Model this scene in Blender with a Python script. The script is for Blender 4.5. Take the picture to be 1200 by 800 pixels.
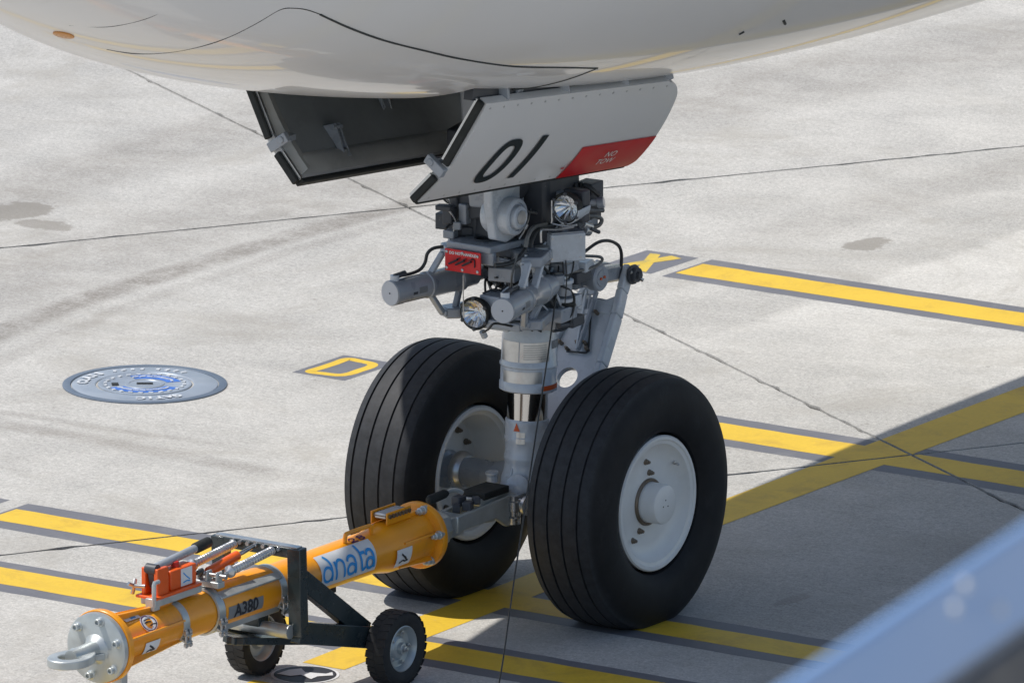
import bpy, bmesh, math, random
from mathutils import Vector, Matrix, Quaternion

# ------------------------------------------------------------------ camera, sky, sun, exposure
for o in list(bpy.data.objects): bpy.data.objects.remove(o)
S = bpy.context.scene
COL = S.collection
ALPHA = math.radians(34.54); PITCH = math.radians(13.28)
cam_d = bpy.data.cameras.new('camera'); cam = bpy.data.objects.new('camera', cam_d); COL.objects.link(cam)
cam.location = (34.301, -50.043, 15.630)
cam.rotation_euler = (math.pi/2 - PITCH, 0, ALPHA)
cam_d.sensor_width = 36; cam_d.lens = 450; cam_d.clip_start = 1; cam_d.clip_end = 6000
cam_d.dof.use_dof = True; cam_d.dof.focus_distance = 62.0; cam_d.dof.aperture_fstop = 14
S.camera = cam

SUN_AZ, SUN_EL = math.radians(208), math.radians(62)
W = bpy.data.worlds.new('World'); S.world = W; W.use_nodes = True
nt = W.node_tree; nt.nodes.clear()
sky = nt.nodes.new('ShaderNodeTexSky'); sky.sky_type = 'NISHITA'; sky.sun_disc = False
sky.sun_elevation = SUN_EL; sky.sun_rotation = math.pi/2 - SUN_AZ
sky.air_density = 1.0; sky.dust_density = 1.0; sky.ozone_density = 0.8
bg = nt.nodes.new('ShaderNodeBackground'); bg.inputs[1].default_value = 0.108
wo = nt.nodes.new('ShaderNodeOutputWorld')
nt.links.new(sky.outputs[0], bg.inputs[0]); nt.links.new(bg.outputs[0], wo.inputs[0])
sun_d = bpy.data.lights.new('sun', 'SUN'); sun_d.energy = 4.0; sun_d.angle = math.radians(0.53); sun_d.color = (1, .955, .89)
sun = bpy.data.objects.new('sun', sun_d); COL.objects.link(sun)
sv = Vector((math.cos(SUN_AZ)*math.cos(SUN_EL), math.sin(SUN_AZ)*math.cos(SUN_EL), math.sin(SUN_EL)))
sun.rotation_euler = sv.to_track_quat('Z', 'Y').to_euler(); sun.location = (-20, -10, 40)
S.render.engine = 'CYCLES'
S.view_settings.view_transform = 'Standard'; S.view_settings.look = 'None'
S.view_settings.exposure = 0.12; S.view_settings.gamma = 1; S.view_settings.use_curve_mapping = False
random.seed(7)

# ------------------------------------------------------------------ materials
MATS = {}
def mat(name, col, rough=.5, metal=0., var=.12, scale=12., bump=0., spec=.5, coat=0., dirt=0., dirtcol=(.05,.045,.04), fine=None, rv=.2, chip=0., chipcol=(.22,.21,.20)):
    m = bpy.data.materials.new(name); m.use_nodes = True
    t = m.node_tree; b = t.nodes['Principled BSDF']; N = t.nodes.new; L = t.links.new
    tc = N('ShaderNodeTexCoord')
    n1 = N('ShaderNodeTexNoise'); n1.inputs['Scale'].default_value = scale; n1.inputs['Detail'].default_value = 6
    L(tc.outputs['Object'], n1.inputs['Vector'])
    mr = N('ShaderNodeMapRange'); mr.inputs[1].default_value = .3; mr.inputs[2].default_value = .7
    mr.inputs[3].default_value = 1-var; mr.inputs[4].default_value = 1+var
    L(n1.outputs[0], mr.inputs[0])
    mul = N('ShaderNodeVectorMath'); mul.operation = 'SCALE'; mul.inputs[0].default_value = col
    L(mr.outputs[0], mul.inputs['Scale'])
    out = mul.outputs[0]
    if dirt > 0:
        n2 = N('ShaderNodeTexNoise'); n2.inputs['Scale'].default_value = scale*.6; n2.inputs['Detail'].default_value = 9; n2.inputs['Roughness'].default_value = .7
        L(tc.outputs['Object'], n2.inputs['Vector'])
        m2 = N('ShaderNodeMapRange'); m2.inputs[1].default_value = .52; m2.inputs[2].default_value = .72; m2.inputs[3].default_value = 0; m2.inputs[4].default_value = dirt
        L(n2.outputs[0], m2.inputs[0])
        mx = N('ShaderNodeMix'); mx.data_type = 'RGBA'
        L(m2.outputs[0], mx.inputs[0]); L(out, mx.inputs[6]); mx.inputs[7].default_value = (*dirtcol, 1)
        out = mx.outputs[2]
    if chip > 0:
        n4 = N('ShaderNodeTexNoise'); n4.inputs['Scale'].default_value = 46; n4.inputs['Detail'].default_value = 7; n4.inputs['Roughness'].default_value = .7
        L(tc.outputs['Object'], n4.inputs['Vector'])
        m4 = N('ShaderNodeMapRange'); m4.inputs[1].default_value = .66; m4.inputs[2].default_value = .69; m4.inputs[3].default_value = 0; m4.inputs[4].default_value = chip
        L(n4.outputs[0], m4.inputs[0])
        mc_ = N('ShaderNodeMix'); mc_.data_type = 'RGBA'; L(m4.outputs[0], mc_.inputs[0]); L(out, mc_.inputs[6]); mc_.inputs[7].default_value = (*chipcol, 1)
        out = mc_.outputs[2]
    L(out, b.inputs['Base Color'])
    r = N('ShaderNodeMapRange'); r.inputs[1].default_value = .3; r.inputs[2].default_value = .7
    r.inputs[3].default_value = max(.02, rough*(1-rv)); r.inputs[4].default_value = min(1, rough*(1+rv))
    L(n1.outputs[0], r.inputs[0]); L(r.outputs[0], b.inputs['Roughness'])
    b.inputs['Metallic'].default_value = metal; b.inputs['Specular IOR Level'].default_value = spec
    b.inputs['Coat Weight'].default_value = coat; b.inputs['Coat Roughness'].default_value = .03
    if bump:
        n3 = N('ShaderNodeTexNoise'); n3.inputs['Scale'].default_value = fine or scale*12; n3.inputs['Detail'].default_value = 5
        L(tc.outputs['Object'], n3.inputs['Vector'])
        bp = N('ShaderNodeBump'); bp.inputs['Strength'].default_value = bump; bp.inputs['Distance'].default_value = .004
        L(n3.outputs[0], bp.inputs['Height']); L(bp.outputs[0], b.inputs['Normal'])
    MATS[name] = m
    return m

mat('fuselage', (.715,.71,.705), .30, var=.015, scale=1.2, coat=.55, rv=.04)
mat('spring_steel', (.62,.62,.62), .28, metal=.8, var=.05)
mat('seam', (.03,.035,.034), .6)
mat('amber', (.55,.22,.03), .3)
mat('door_paint', (.70,.69,.68), .3, var=.01, scale=3, coat=.2, rv=.03)
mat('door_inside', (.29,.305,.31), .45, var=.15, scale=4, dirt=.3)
mat('door_frame', (.46,.46,.44), .45, var=.1, scale=6, dirt=.25)
mat('seal', (.014,.016,.015), .7, bump=.1)
mat('aluminium', (.62,.63,.63), .35, metal=.9, var=.08)
mat('number', (.008,.014,.014), .5)
mat('red', (.56,.014,.020), .4, var=.08, scale=5)
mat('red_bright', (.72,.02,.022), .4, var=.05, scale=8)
mat('cap_grey', (.52,.54,.57), .4, var=.03)
mat('white', (.74,.74,.72), .5, var=.04)
mat('bay', (.10,.105,.10), .7, var=.3, scale=5, dirt=.4)
mat('gear_grey', (.31,.335,.37), .30, var=.10, scale=9, bump=.04, coat=.4, dirt=.3, dirtcol=(.12,.11,.10))
mat('gear_light', (.54,.575,.615), .28, var=.08, scale=9, bump=.04, coat=.4, dirt=.28, dirtcol=(.17,.15,.13))
mat('gear_dark', (.055,.06,.07), .5, chip=.5, var=.2, scale=10, dirt=.35, dirtcol=(.03,.028,.025))
mat('steel', (.52,.52,.52), .3, metal=.85, var=.12, scale=14, dirt=.25, dirtcol=(.2,.18,.15))
mat('chrome', (.62,.60,.57), .1, metal=1, var=.03)
mat('plate_metal', (.62,.61,.59), .33, metal=.75, var=.12, scale=20, dirt=.2, dirtcol=(.35,.32,.28))
mat('hose', (.032,.033,.034), .45, var=.2)
mat('braid', (.16,.16,.155), .42, metal=.4, var=.2, scale=60, bump=.2)
mat('orange_mark', (.62,.10,.02), .5)
mat('lens_glass', (.80,.81,.82), .16, metal=1, var=.04, scale=40)
mat('bolt_brown', (.20,.16,.12), .4, metal=.6, var=.2)
mat('rim_white', (.76,.755,.735), .35, var=.04, scale=6, coat=.2, dirt=.18, dirtcol=(.42,.39,.34))
mat('zinc', (.50,.53,.53), .38, metal=.55, var=.14, scale=10, bump=.05, dirt=.3, dirtcol=(.25,.25,.24))
mat('orange', (.90,.345,.010), .33, var=.07, scale=5, coat=.2, dirt=.5, dirtcol=(.46,.17,.03), chip=.55)
mat('jack_orange', (.80,.115,.012), .36, var=.06, scale=9, coat=.15, dirt=.3, dirtcol=(.3,.05,.01), chip=.6)
mat('red_cap', (.45,.02,.012), .4)
mat('dark_green', (.018,.030,.034), .28, var=.1, scale=10, coat=.3, dirt=.25, dirtcol=(.10,.095,.09), chip=.5)
mat('sticker', (.70,.71,.72), .5, var=.06, scale=12)
mat('sticker_white', (.74,.75,.76), .5, var=.05, scale=12)
mat('logo_blue', (.02,.29,.70), .45)
mat('ink', (.02,.022,.03), .6)
mat('ink_purple', (.09,.02,.09), .6)
mat('label_grey', (.20,.21,.22), .4, var=.08)
mat('rubber_small', (.022,.022,.023), .75, var=.2, scale=14, bump=.15, dirt=.35, dirtcol=(.075,.07,.065))
mat('cover_steel', (.34,.385,.44), .42, metal=.35, var=.07, scale=6, bump=.06, dirt=.25, dirtcol=(.36,.37,.38))
mat('cover_frame', (.125,.16,.21), .5, metal=.2, var=.08, scale=9, bump=.08, dirt=.2, dirtcol=(.25,.26,.27))
mat('cover_bright', (.60,.62,.64), .45, metal=.15, var=.12, scale=20, bump=.1)
mat('cover_blue', (.05,.15,.48), .5, var=.15, scale=20)
mat('rail_sky_tint', (.27,.44,.74), .45, var=.03, scale=2)  # grey metal with the blue sky reflection put into its colour
mat('rail_dark', (.07,.075,.085), .6, var=.1)
mat('rail_pale', (.45,.40,.37), .7, var=.1)
mat('joint', (.06,.058,.055), .8, var=.3, scale=3)

pm = mat('pane', (.95,.96,.97), .12, var=0, scale=60); pm.node_tree.nodes['Principled BSDF'].inputs['Transmission Weight'].default_value = 1.0; pm.node_tree.nodes['Principled BSDF'].inputs['IOR'].default_value = 1.12
def nodekit(m):
    t = m.node_tree; N = t.nodes.new; L = t.links.new
    def put(sock, v):
        if isinstance(v, (int, float)): sock.default_value = v
        elif isinstance(v, tuple): sock.default_value = v
        else: L(v, sock)
    def M(op, a, b=0., c=None, clamp=False):
        n = N('ShaderNodeMath'); n.operation = op; n.use_clamp = clamp
        put(n.inputs[0], a); put(n.inputs[1], b)
        if c is not None: put(n.inputs[2], c)
        return n.outputs[0]
    def R(v, a, b, c=0., d=1., smooth=True):
        n = N('ShaderNodeMapRange'); n.interpolation_type = 'SMOOTHSTEP' if smooth else 'LINEAR'
        put(n.inputs[0], v); n.inputs[1].default_value = a; n.inputs[2].default_value = b; n.inputs[3].default_value = c; n.inputs[4].default_value = d
        return n.outputs[0]
    def noise(vec, scale, detail=6, rough=.55, dist=0.):
        n = N('ShaderNodeTexNoise'); L(vec, n.inputs['Vector']); n.inputs['Scale'].default_value = scale
        n.inputs['Detail'].default_value = detail; n.inputs['Roughness'].default_value = rough; n.inputs['Distortion'].default_value = dist
        return n.outputs[0]
    def mix(f, a, b):
        n = N('ShaderNodeMix'); n.data_type = 'RGBA'; put(n.inputs[0], f)
        put(n.inputs[6], (*a, 1) if isinstance(a, tuple) else a); put(n.inputs[7], (*b, 1) if isinstance(b, tuple) else b)
        return n.outputs[2]
    return t, N, L, M, R, noise, mix

def concrete():
    m = bpy.data.materials.new('concrete'); m.use_nodes = True; MATS['concrete'] = m
    t, N, L, M, R, noise, mix = nodekit(m); b = t.nodes['Principled BSDF']
    geo = N('ShaderNodeNewGeometry'); pos = geo.outputs['Position']
    sep = N('ShaderNodeSeparateXYZ'); L(pos, sep.inputs[0]); x, y = sep.outputs[0], sep.outputs[1]
    oi = N('ShaderNodeObjectInfo')
    big = noise(pos, .35, 5, .6); mid = noise(pos, 1.7, 7, .65, .4); fine = noise(pos, 34, 5, .8); pat = noise(pos, 5.5, 5, .7); grit = noise(pos, 90, 3, .7)
    # brushed finish: streaks across the slab
    mp = N('ShaderNodeMapping'); mp.inputs['Rotation'].default_value = (0, 0, math.radians(-59)); mp.inputs['Scale'].default_value = (1.2, 16, 1); L(pos, mp.inputs[0])
    streak = noise(mp.outputs[0], 1.6, 5, .6)
    v = M('ADD', R(big, .3, .7, -.09, .07, False), R(mid, .3, .7, -.11, .10, False))
    v = M('ADD', v, R(fine, .32, .68, -.26, .20, False)); v = M('ADD', v, R(grit, .3, .7, -.26, .22, False)); v = M('ADD', v, M('ADD', R(streak, .3, .7, -.035, .035, False), R(pat, .3, .7, -.045, .04, False)))
    v = M('ADD', v, R(oi.outputs['Random'], 0, 1, -.012, .022, False))
    v = M('ADD', v, M('MULTIPLY', M('MULTIPLY', R(M('ADD', x, M('MULTIPLY', M('SUBTRACT', mid, .5), .2)), -2.5, -2.38), R(y, 4.0, 6.5)), .22))
    v = M('ADD', v, 1.)
    base = N('ShaderNodeVectorMath'); base.operation = 'SCALE'; base.inputs[0].default_value = (.450, .441, .418); L(v, base.inputs['Scale'])
    col = base.outputs[0]
    # worn grime patches
    g = R(noise(pos, .9, 9, .74, .8), .47, .70, 0, .62)
    col = mix(g, col, (.325, .308, .275))
    # tyre scuffs: bands beside parabolas y -> x
    warp = M('MULTIPLY', M('SUBTRACT', noise(pos, 1.1, 4), .5), .5)
    scn = M('MULTIPLY', R(noise(pos, 3, 6, .75), .34, .62, .35, 1), R(noise(pos, 42, 4, .8), .36, .58, .45, 1))
    def band(a, b1, c, yc, width, y0, y1, amt, fx, fy):
        dy = M('SUBTRACT', fy, yc)
        cx = M('ADD', M('ADD', a, M('MULTIPLY', dy, b1)), M('MULTIPLY', M('MULTIPLY', dy, dy), c))
        d = M('ABSOLUTE', M('SUBTRACT', M('ADD', fx, M('MULTIPLY', warp, .25)), cx))
        k = R(d, width*.25, width, 1, 0)
        k = M('MULTIPLY', k, M('MULTIPLY', R(fy, y0, y0+.8), R(fy, y1-.8, y1, 1, 0)))
        n = scn
        return M('MULTIPLY', M('MULTIPLY', k, n), amt)
    sc = band(-5.72, .0, .032, 4.9, .17, 1.0, 8.8, .9, x, y)
    sc = M('MAXIMUM', sc, band(-5.45, -.03, .03, 4.9, .10, .8, 7.5, .3, x, y))
    sc = M('MAXIMUM', sc, band(-6.3, .05, .02, 6.0, .8, 2.0, 14, .42, x, y))
    sc = M('MAXIMUM', sc, band(1.44, -.02, .02, -3.2, .13, -5.2, -2.0, .5, y, x))
    sc = M('MAXIMUM', sc, band(1.72, .05, .03, -3.6, .07, -5.2, -2.8, .4, y, x))
    sc = M('MAXIMUM', sc, band(1.1, .03, .01, 1.4, .5, -.5, 3.6, .15, x, y))
    sc = M('MAXIMUM', sc, band(-7.6, .02, .02, 8.0, .5, 4.0, 16, .5, x, y))
    sc = M('MAXIMUM', sc, band(-3.35, .10, .02, 9.5, .35, 6.8, 14, .3, x, y))
    col = mix(sc, col, (.185, .168, .148))
    # oil blots
    bln = M('MULTIPLY', M('SUBTRACT', noise(pos, 8, 7, .7), .5), 1.9)
    def blot(cx, cy, rx, ry, amt, c=(.215,.20,.175)):
        nonlocal col
        dx = M('DIVIDE', M('SUBTRACT', x, cx), rx); dy = M('DIVIDE', M('SUBTRACT', y, cy), ry)
        r = M('SQRT', M('ADD', M('MULTIPLY', dx, dx), M('MULTIPLY', dy, dy)))
        r = M('ADD', r, bln)
        col = mix(M('MULTIPLY', R(r, .74, 1.0, amt, 0), R(fine, .3, .6, .6, 1.)), col, c)
    for a in [(-7.30,5.55,.20,.28,.85),(-6.98,5.35,.20,.12,.75),(-2.96,7.52,.12,.20,.8),(-4.7,7.6,.2,.15,.3),(-6.1,6.3,.12,.2,.25),(-4.15,4.9,.10,.16,.3),(-3.93,5.1,.08,.12,.3),(-2.5,8.6,.1,.1,.3),(-4.6,3.9,.3,.5,.14),(-.2,6.3,.10,.10,.6),(1.1,2.0,.5,.35,.2),(1.5,1.0,.1,.06,.4),(1.9,1.7,.07,.05,.5),(1.0,.75,.05,.16,.4)]: blot(*a)
    # small pits and dark specks
    vo = N('ShaderNodeTexVoronoi'); L(pos, vo.inputs['Vector']); vo.inputs['Scale'].default_value = 2.3
    col = mix(R(M('ADD', vo.outputs['Distance'], M('MULTIPLY', noise(pos, 24, 4), .09)), .055, .085, .7, 0), col, (.19,.18,.16))
    L(col, b.inputs['Base Color'])
    L(R(mid, .3, .7, .72, .92, False), b.inputs['Roughness']); b.inputs['Specular IOR Level'].default_value = .3
    bp = N('ShaderNodeBump'); bp.inputs['Strength'].default_value = .6; bp.inputs['Distance'].default_value = .004
    L(M('ADD', fine, M('MULTIPLY', grit, .6)), bp.inputs['Height']); L(bp.outputs[0], b.inputs['Normal'])
concrete()

def paint(name, col, wear=.35, rough=.55, dirtc=None):
    m = bpy.data.materials.new(name); m.use_nodes = True; MATS[name] = m
    t, N, L, M, R, noise, mix = nodekit(m); b = t.nodes['Principled BSDF']
    geo = N('ShaderNodeNewGeometry'); pos = geo.outputs['Position']
    v = M('ADD', M('ADD', R(noise(pos, 1.4, 6, .6), .3, .7, -.07, .07, False), R(noise(pos, 45, 4, .7), .3, .7, -.05, .05, False)), 1.)
    base = N('ShaderNodeVectorMath'); base.operation = 'SCALE'; base.inputs[0].default_value = col; L(v, base.inputs['Scale'])
    c = base.outputs[0]
    if dirtc: c = mix(R(noise(pos, 2.6, 8, .75, .6), .46, .72, 0, .75), c, dirtc)
    c = mix(R(noise(pos, 26, 8, .75, .3), .60, .70, 0, wear), c, (.40,.385,.36))
    L(c, b.inputs['Base Color']); b.inputs['Roughness'].default_value = rough; b.inputs['Specular IOR Level'].default_value = .3
    bp = N('ShaderNodeBump'); bp.inputs['Strength'].default_value = .25; bp.inputs['Distance'].default_value = .003
    L(noise(pos, 60, 4), bp.inputs['Height']); L(bp.outputs[0], b.inputs['Normal'])
paint('yellow_paint', (.68, .455, .042), .4, dirtc=(.45,.285,.045))
paint('worn_yellow', (.60, .43, .06), 1.0, dirtc=(.15,.17,.12))
paint('dark_paint', (.148, .150, .166), .25, dirtc=(.20,.198,.205))
paint('black_paint', (.03, .03, .034), .2)
paint('white_paint', (.62, .63, .64), .3)

def tyre_mat():
    m = bpy.data.materials.new('tyre'); m.use_nodes = True; MATS['tyre'] = m
    t, N, L, M, R, noise, mix = nodekit(m); b = t.nodes['Principled BSDF']
    tc = N('ShaderNodeTexCoord'); p = tc.outputs['Object']
    a = R(noise(p, 9, 6, .65), .3, .7, .75, 1.3, False)
    base = N('ShaderNodeVectorMath'); base.operation = 'SCALE'; base.inputs[0].default_value = (.0115,.0118,.0135); L(a, base.inputs['Scale'])
    # pale dust ground into the running surface only (radius beyond the shoulder)
    sep = N('ShaderNodeSeparateXYZ'); L(p, sep.inputs[0])
    r = M('SQRT', M('ADD', M('POWER', sep.outputs[1], 2), M('POWER', sep.outputs[2], 2)))
    k = M('MULTIPLY', R(r, .575, .62), R(noise(p, 22, 7, .7), .3, .75, .2, .7, False))
    k = M('MAXIMUM', k, R(noise(p, 5, 9, .75, .6), .52, .75, 0, .28))
    c = mix(k, base.outputs[0], (.052,.056,.063))
    L(c, b.inputs['Base Color']); b.inputs['Roughness'].default_value = .62; b.inputs['Specular IOR Level'].default_value = .28
    bp = N('ShaderNodeBump'); bp.inputs['Strength'].default_value = .12; bp.inputs['Distance'].default_value = .003
    L(noise(p, 120, 3), bp.inputs['Height']); L(bp.outputs[0], b.inputs['Normal'])
tyre_mat()

# ------------------------------------------------------------------ mesh building
def V(*a): return Vector(a[0]) if len(a) == 1 else Vector(a)
def frame(axis):
    z = V(axis).normalized(); h = Vector((0,0,1)) if abs(z.z) < .9 else Vector((0,1,0))
    x = h.cross(z).normalized(); return x, z.cross(x), z
def catmull(P, n=6, closed=False):
    P = [V(p) for p in P]
    if len(P) < 3: return P
    out = []
    N_ = len(P)
    for i in range(N_ if closed else N_-1):
        g = (lambda k: P[k % N_]) if closed else (lambda k: P[max(0, min(N_-1, k))])
        a, b, c, d = g(i-1), g(i), g(i+1), g(i+2)
        for j in range(n):
            t = j/n
            out.append(.5*((2*b)+(c-a)*t+(2*a-5*b+4*c-d)*t*t+(3*b-a-3*c+d)*t**3))
    if not closed: out.append(P[-1])
    return out

class MB:
    def __init__(s): s.v = []; s.f = []
    def add(s, vs, fs):
        n = len(s.v); s.v += [tuple(p) for p in vs]; s.f += [tuple(i+n for i in f) for f in fs]; return s
    def box(s, c, size, rot=None):
        c = V(c); h = V(size)/2; m = rot if rot is not None else Matrix.Identity(3)
        vs = [c + m @ Vector((sx*h.x, sy*h.y, sz*h.z)) for sz in (-1,1) for sy in (-1,1) for sx in (-1,1)]
        return s.add(vs, [(0,2,3,1),(4,5,7,6),(0,1,5,4),(2,6,7,3),(0,4,6,2),(1,3,7,5)])
    def bar(s, p0, p1, w, h, up=(0,0,1)):
        p0, p1 = V(p0), V(p1); z = (p1-p0).normalized(); x = V(up).cross(z)
        if x.length < 1e-4: x = Vector((1,0,0)).cross(z)
        x.normalize(); y = z.cross(x)
        q = [(-w/2,-h/2),(w/2,-h/2),(w/2,h/2),(-w/2,h/2)]
        vs = [p + x*a + y*b for p in (p0, p1) for a, b in q]
        return s.add(vs, [(3,2,1,0),(4,5,6,7),(0,1,5,4),(1,2,6,5),(2,3,7,6),(3,0,4,7)])
    def lathe(s, prof, org, axis, n=40, caps=True, a0=0., a1=2*math.pi):
        x, y, z = frame(axis); o = V(org); full = abs(a1-a0-2*math.pi) < 1e-6
        k = n if full else n+1
        vs = [o + z*h + (x*math.cos(a0+(a1-a0)*i/n) + y*math.sin(a0+(a1-a0)*i/n))*r for h, r in prof for i in range(k)]
        fs = []
        for j in range(len(prof)-1):
            for i in range(n):
                i2 = (i+1) % k
                fs.append((j*k+i, j*k+i2, (j+1)*k+i2, (j+1)*k+i))
        if caps and full:
            if prof[0][1] > 1e-5: fs.append(tuple(reversed(range(k))))
            if prof[-1][1] > 1e-5: fs.append(tuple((len(prof)-1)*k+i for i in range(k)))
        return s.add(vs, fs)
    def cyl(s, p0, p1, r0, r1=None, n=24):
        p0, p1 = V(p0), V(p1); r1 = r0 if r1 is None else r1
        return s.lathe([(0, r0), ((p1-p0).length, r1)], p0, p1-p0, n)
    def tube(s, P, r, n=10, sm=6, closed=False):
        P = catmull(P, sm, closed) if sm else [V(p) for p in P]
        k = len(P); T = []
        for i in range(k):
            a = P[(i-1) % k] if closed or i else P[0]; b = P[(i+1) % k] if closed or i < k-1 else P[-1]
            T.append((b-a).normalized())
        x, y, _ = frame(T[0]); vs = []
        for i in range(k):
            if i:
                q = T[i-1].rotation_difference(T[i]); x = q @ x; y = q @ y
            vs += [P[i] + (x*math.cos(2*math.pi*j/n) + y*math.sin(2*math.pi*j/n))*r for j in range(n)]
        fs = [(i*n+j, i*n+(j+1) % n, ((i+1) % k)*n+(j+1) % n, ((i+1) % k)*n+j) for i in range(k if closed else k-1) for j in range(n)]
        if not closed: fs += [tuple(reversed(range(n))), tuple((k-1)*n+j for j in range(n))]
        return s.add(vs, fs)
    def prism(s, poly, org, ux, uy, t):
        """outline in the (ux, uy) plane through org, thickness t centred"""
        o, ux, uy = V(org), V(ux).normalized(), V(uy).normalized(); w = ux.cross(uy).normalized()
        n = len(poly)
        vs = [o + ux*a + uy*b + w*sg*t/2 for sg in (-1, 1) for a, b in poly]
        fs = [tuple(reversed(range(n))), tuple(range(n, 2*n))] + [(i, (i+1) % n, n+(i+1) % n, n+i) for i in range(n)]
        return s.add(vs, fs)
    def ringplate(s, outer, inner, org, ux, uy, t):
        """plate with a hole: outer and inner outlines with the same point count"""
        o, ux, uy = V(org), V(ux).normalized(), V(uy).normalized(); w = ux.cross(uy).normalized(); n = len(outer)
        vs = [o + ux*a + uy*b + w*sg*t/2 for sg in (-1, 1) for L_ in (outer, inner) for a, b in L_]
        fs = []
        for i in range(n):
            j = (i+1) % n
            fs += [(j, i, n+i, n+j), (2*n+i, 2*n+j, 3*n+j, 3*n+i), (i, j, 2*n+j, 2*n+i), (n+j, n+i, 3*n+i, 3*n+j)]
        return s.add(vs, fs)
    def mesh(s, name, smooth=35):
        me = bpy.data.meshes.new(name); me.from_pydata(s.v, [], s.f)
        bm = bmesh.new(); bm.from_mesh(me); bmesh.ops.recalc_face_normals(bm, faces=bm.faces); bm.to_mesh(me); bm.free()
        if smooth:
            me.polygons.foreach_set('use_smooth', [True]*len(me.polygons)); me.set_sharp_from_angle(angle=math.radians(smooth))
        me.update(); return me
    def build(s, name, m, parent=None, bev=0., smooth=35, label=None):
        o = bpy.data.objects.new(name, s.mesh(name, smooth)); return link(o, m, parent, bev, label)

def link(o, m, parent=None, bev=0., label=None):
    COL.objects.link(o)
    if m: o.data.materials.clear(); o.data.materials.append(MATS[m])
    if parent: attach(o, parent)
    if bev:
        b = o.modifiers.new('bevel', 'BEVEL'); b.width = bev; b.segments = 2; b.limit_method = 'ANGLE'; b.angle_limit = math.radians(50)
    if label: o['label'] = label
    return o
def attach(o, p):
    o.parent = p; o.matrix_parent_inverse = WORLD.get(p.name, Matrix.Identity(4)).inverted()
WORLD = {}
def thing(name, loc, label, cat, group=None):
    o = bpy.data.objects.new(name, None); COL.objects.link(o); o.location = loc; o.empty_display_size = .1
    WORLD[o.name] = Matrix.Translation(loc)
    o['label'] = label; o['category'] = cat
    if group: o['group'] = group
    return o
def tag(o, label, cat, group=None):
    o['label'] = label; o['category'] = cat
    if group: o['group'] = group
    return o
def dup(o, parent, loc=None, rot=None, mw=None):
    c = o.copy(); COL.objects.link(c)
    if loc is not None: c.location = loc
    if rot is not None: c.rotation_euler = rot
    if parent: attach(c, parent)
    return c

def text_mb(body, size, mapf, bold=0., shear=0., align='CENTER', sub=0):
    cu = bpy.data.curves.new('lettering', 'FONT'); cu.body = body; cu.size = size; cu.align_x = align; cu.align_y = 'CENTER'
    cu.offset = bold; cu.shear = shear; cu.resolution_u = 3
    o = bpy.data.objects.new('lettering', cu); COL.objects.link(o)
    dg = bpy.context.evaluated_depsgraph_get(); me = o.evaluated_get(dg).to_mesh()
    if sub:
        bm = bmesh.new(); bm.from_mesh(me); me = bpy.data.meshes.new('lettering')
        bmesh.ops.triangulate(bm, faces=bm.faces[:]); bmesh.ops.subdivide_edges(bm, edges=bm.edges[:], cuts=sub, use_grid_fill=True)
        bm.to_mesh(me); bm.free()
    mb = MB(); mb.add([mapf(v.co.x, v.co.y) for v in me.vertices], [tuple(p.vertices) for p in me.polygons])
    bpy.data.objects.remove(o); bpy.data.curves.remove(cu)
    return mb
def strokes_mb(paths, width, mapf, closed=()):
    """pen strokes laid on a surface: each path a list of (u, v); mapf(u, v, lift)"""
    mb = MB()
    for q, P in enumerate(paths):
        cl = q in closed; pts = catmull([(a, b, 0) for a, b in P], 6, cl); k = len(pts); vs = []
        for i, p in enumerate(pts):
            a = pts[(i-1) % k] if cl or i else pts[0]; b = pts[(i+1) % k] if cl or i < k-1 else pts[-1]
            d = (b-a).normalized(); nrm = Vector((-d.y, d.x, 0))*width/2
            if not cl and i == 0: p = p - d*width*.3
            if not cl and i == k-1: p = p + d*width*.3
            vs += [mapf(p.x+nrm.x, p.y+nrm.y, q*.0004), mapf(p.x-nrm.x, p.y-nrm.y, q*.0004)]
        fs = [(2*i, 2*i+1, 2*((i+1) % k)+1, 2*((i+1) % k)) for i in range(k if cl else k-1)]
        mb.add(vs, fs)
    return mb

# ------------------------------------------------------------------ ground: slabs with recessed joints
JA = math.radians(59.0); U1 = Vector((math.cos(JA), math.sin(JA), 0)); U2 = Vector((math.sin(JA), -math.cos(JA), 0))
J0 = Vector((-.126, 3.582, 0)); SL = 6.34; GAP = .0095
ground = MB().add([(-3000,-3000,-.06),(3000,-3000,-.06),(3000,3000,-.06),(-3000,3000,-.06)], [(0,1,2,3)]).build('ground', 'concrete', smooth=0)
ground['kind'] = 'structure'
js = MB(); c0 = J0
js.add([c0+U1*SL*a+U2*SL*b+Vector((0,0,-.012)) for a, b in ((-6,-6),(-6,7),(7,7),(7,-6))], [(0,1,2,3)])
jo = js.build('joint_sealant', 'joint', ground, smooth=0)
rng = random.Random(3)
edge = []
h = SL/2 - GAP
npt = 90
for k in range(4):
    for i in range(npt):
        t = -h + 2*h*i/npt
        j = rng.uniform(-.002, .003) + (rng.uniform(0, .020) if rng.random() < .16 else 0)
        p = [(t, -h+j), (h-j, t), (-t, h-j), (-h+j, -t)][k]
        edge.append(p)
sm = MB(); n = len(edge)
sm.add([(a, b, 0) for a, b in edge] + [(a*1.0005, b*1.0005, -.05) for a, b in edge], [tuple(range(n))] + [(i, n+i, n+(i+1) % n, (i+1) % n) for i in range(n)])
slab_me = sm.mesh('concrete_slab', 0); slab_me.materials.append(MATS['concrete'])
SLABS = []
ang = math.atan2(U1.y, U1.x)
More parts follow.
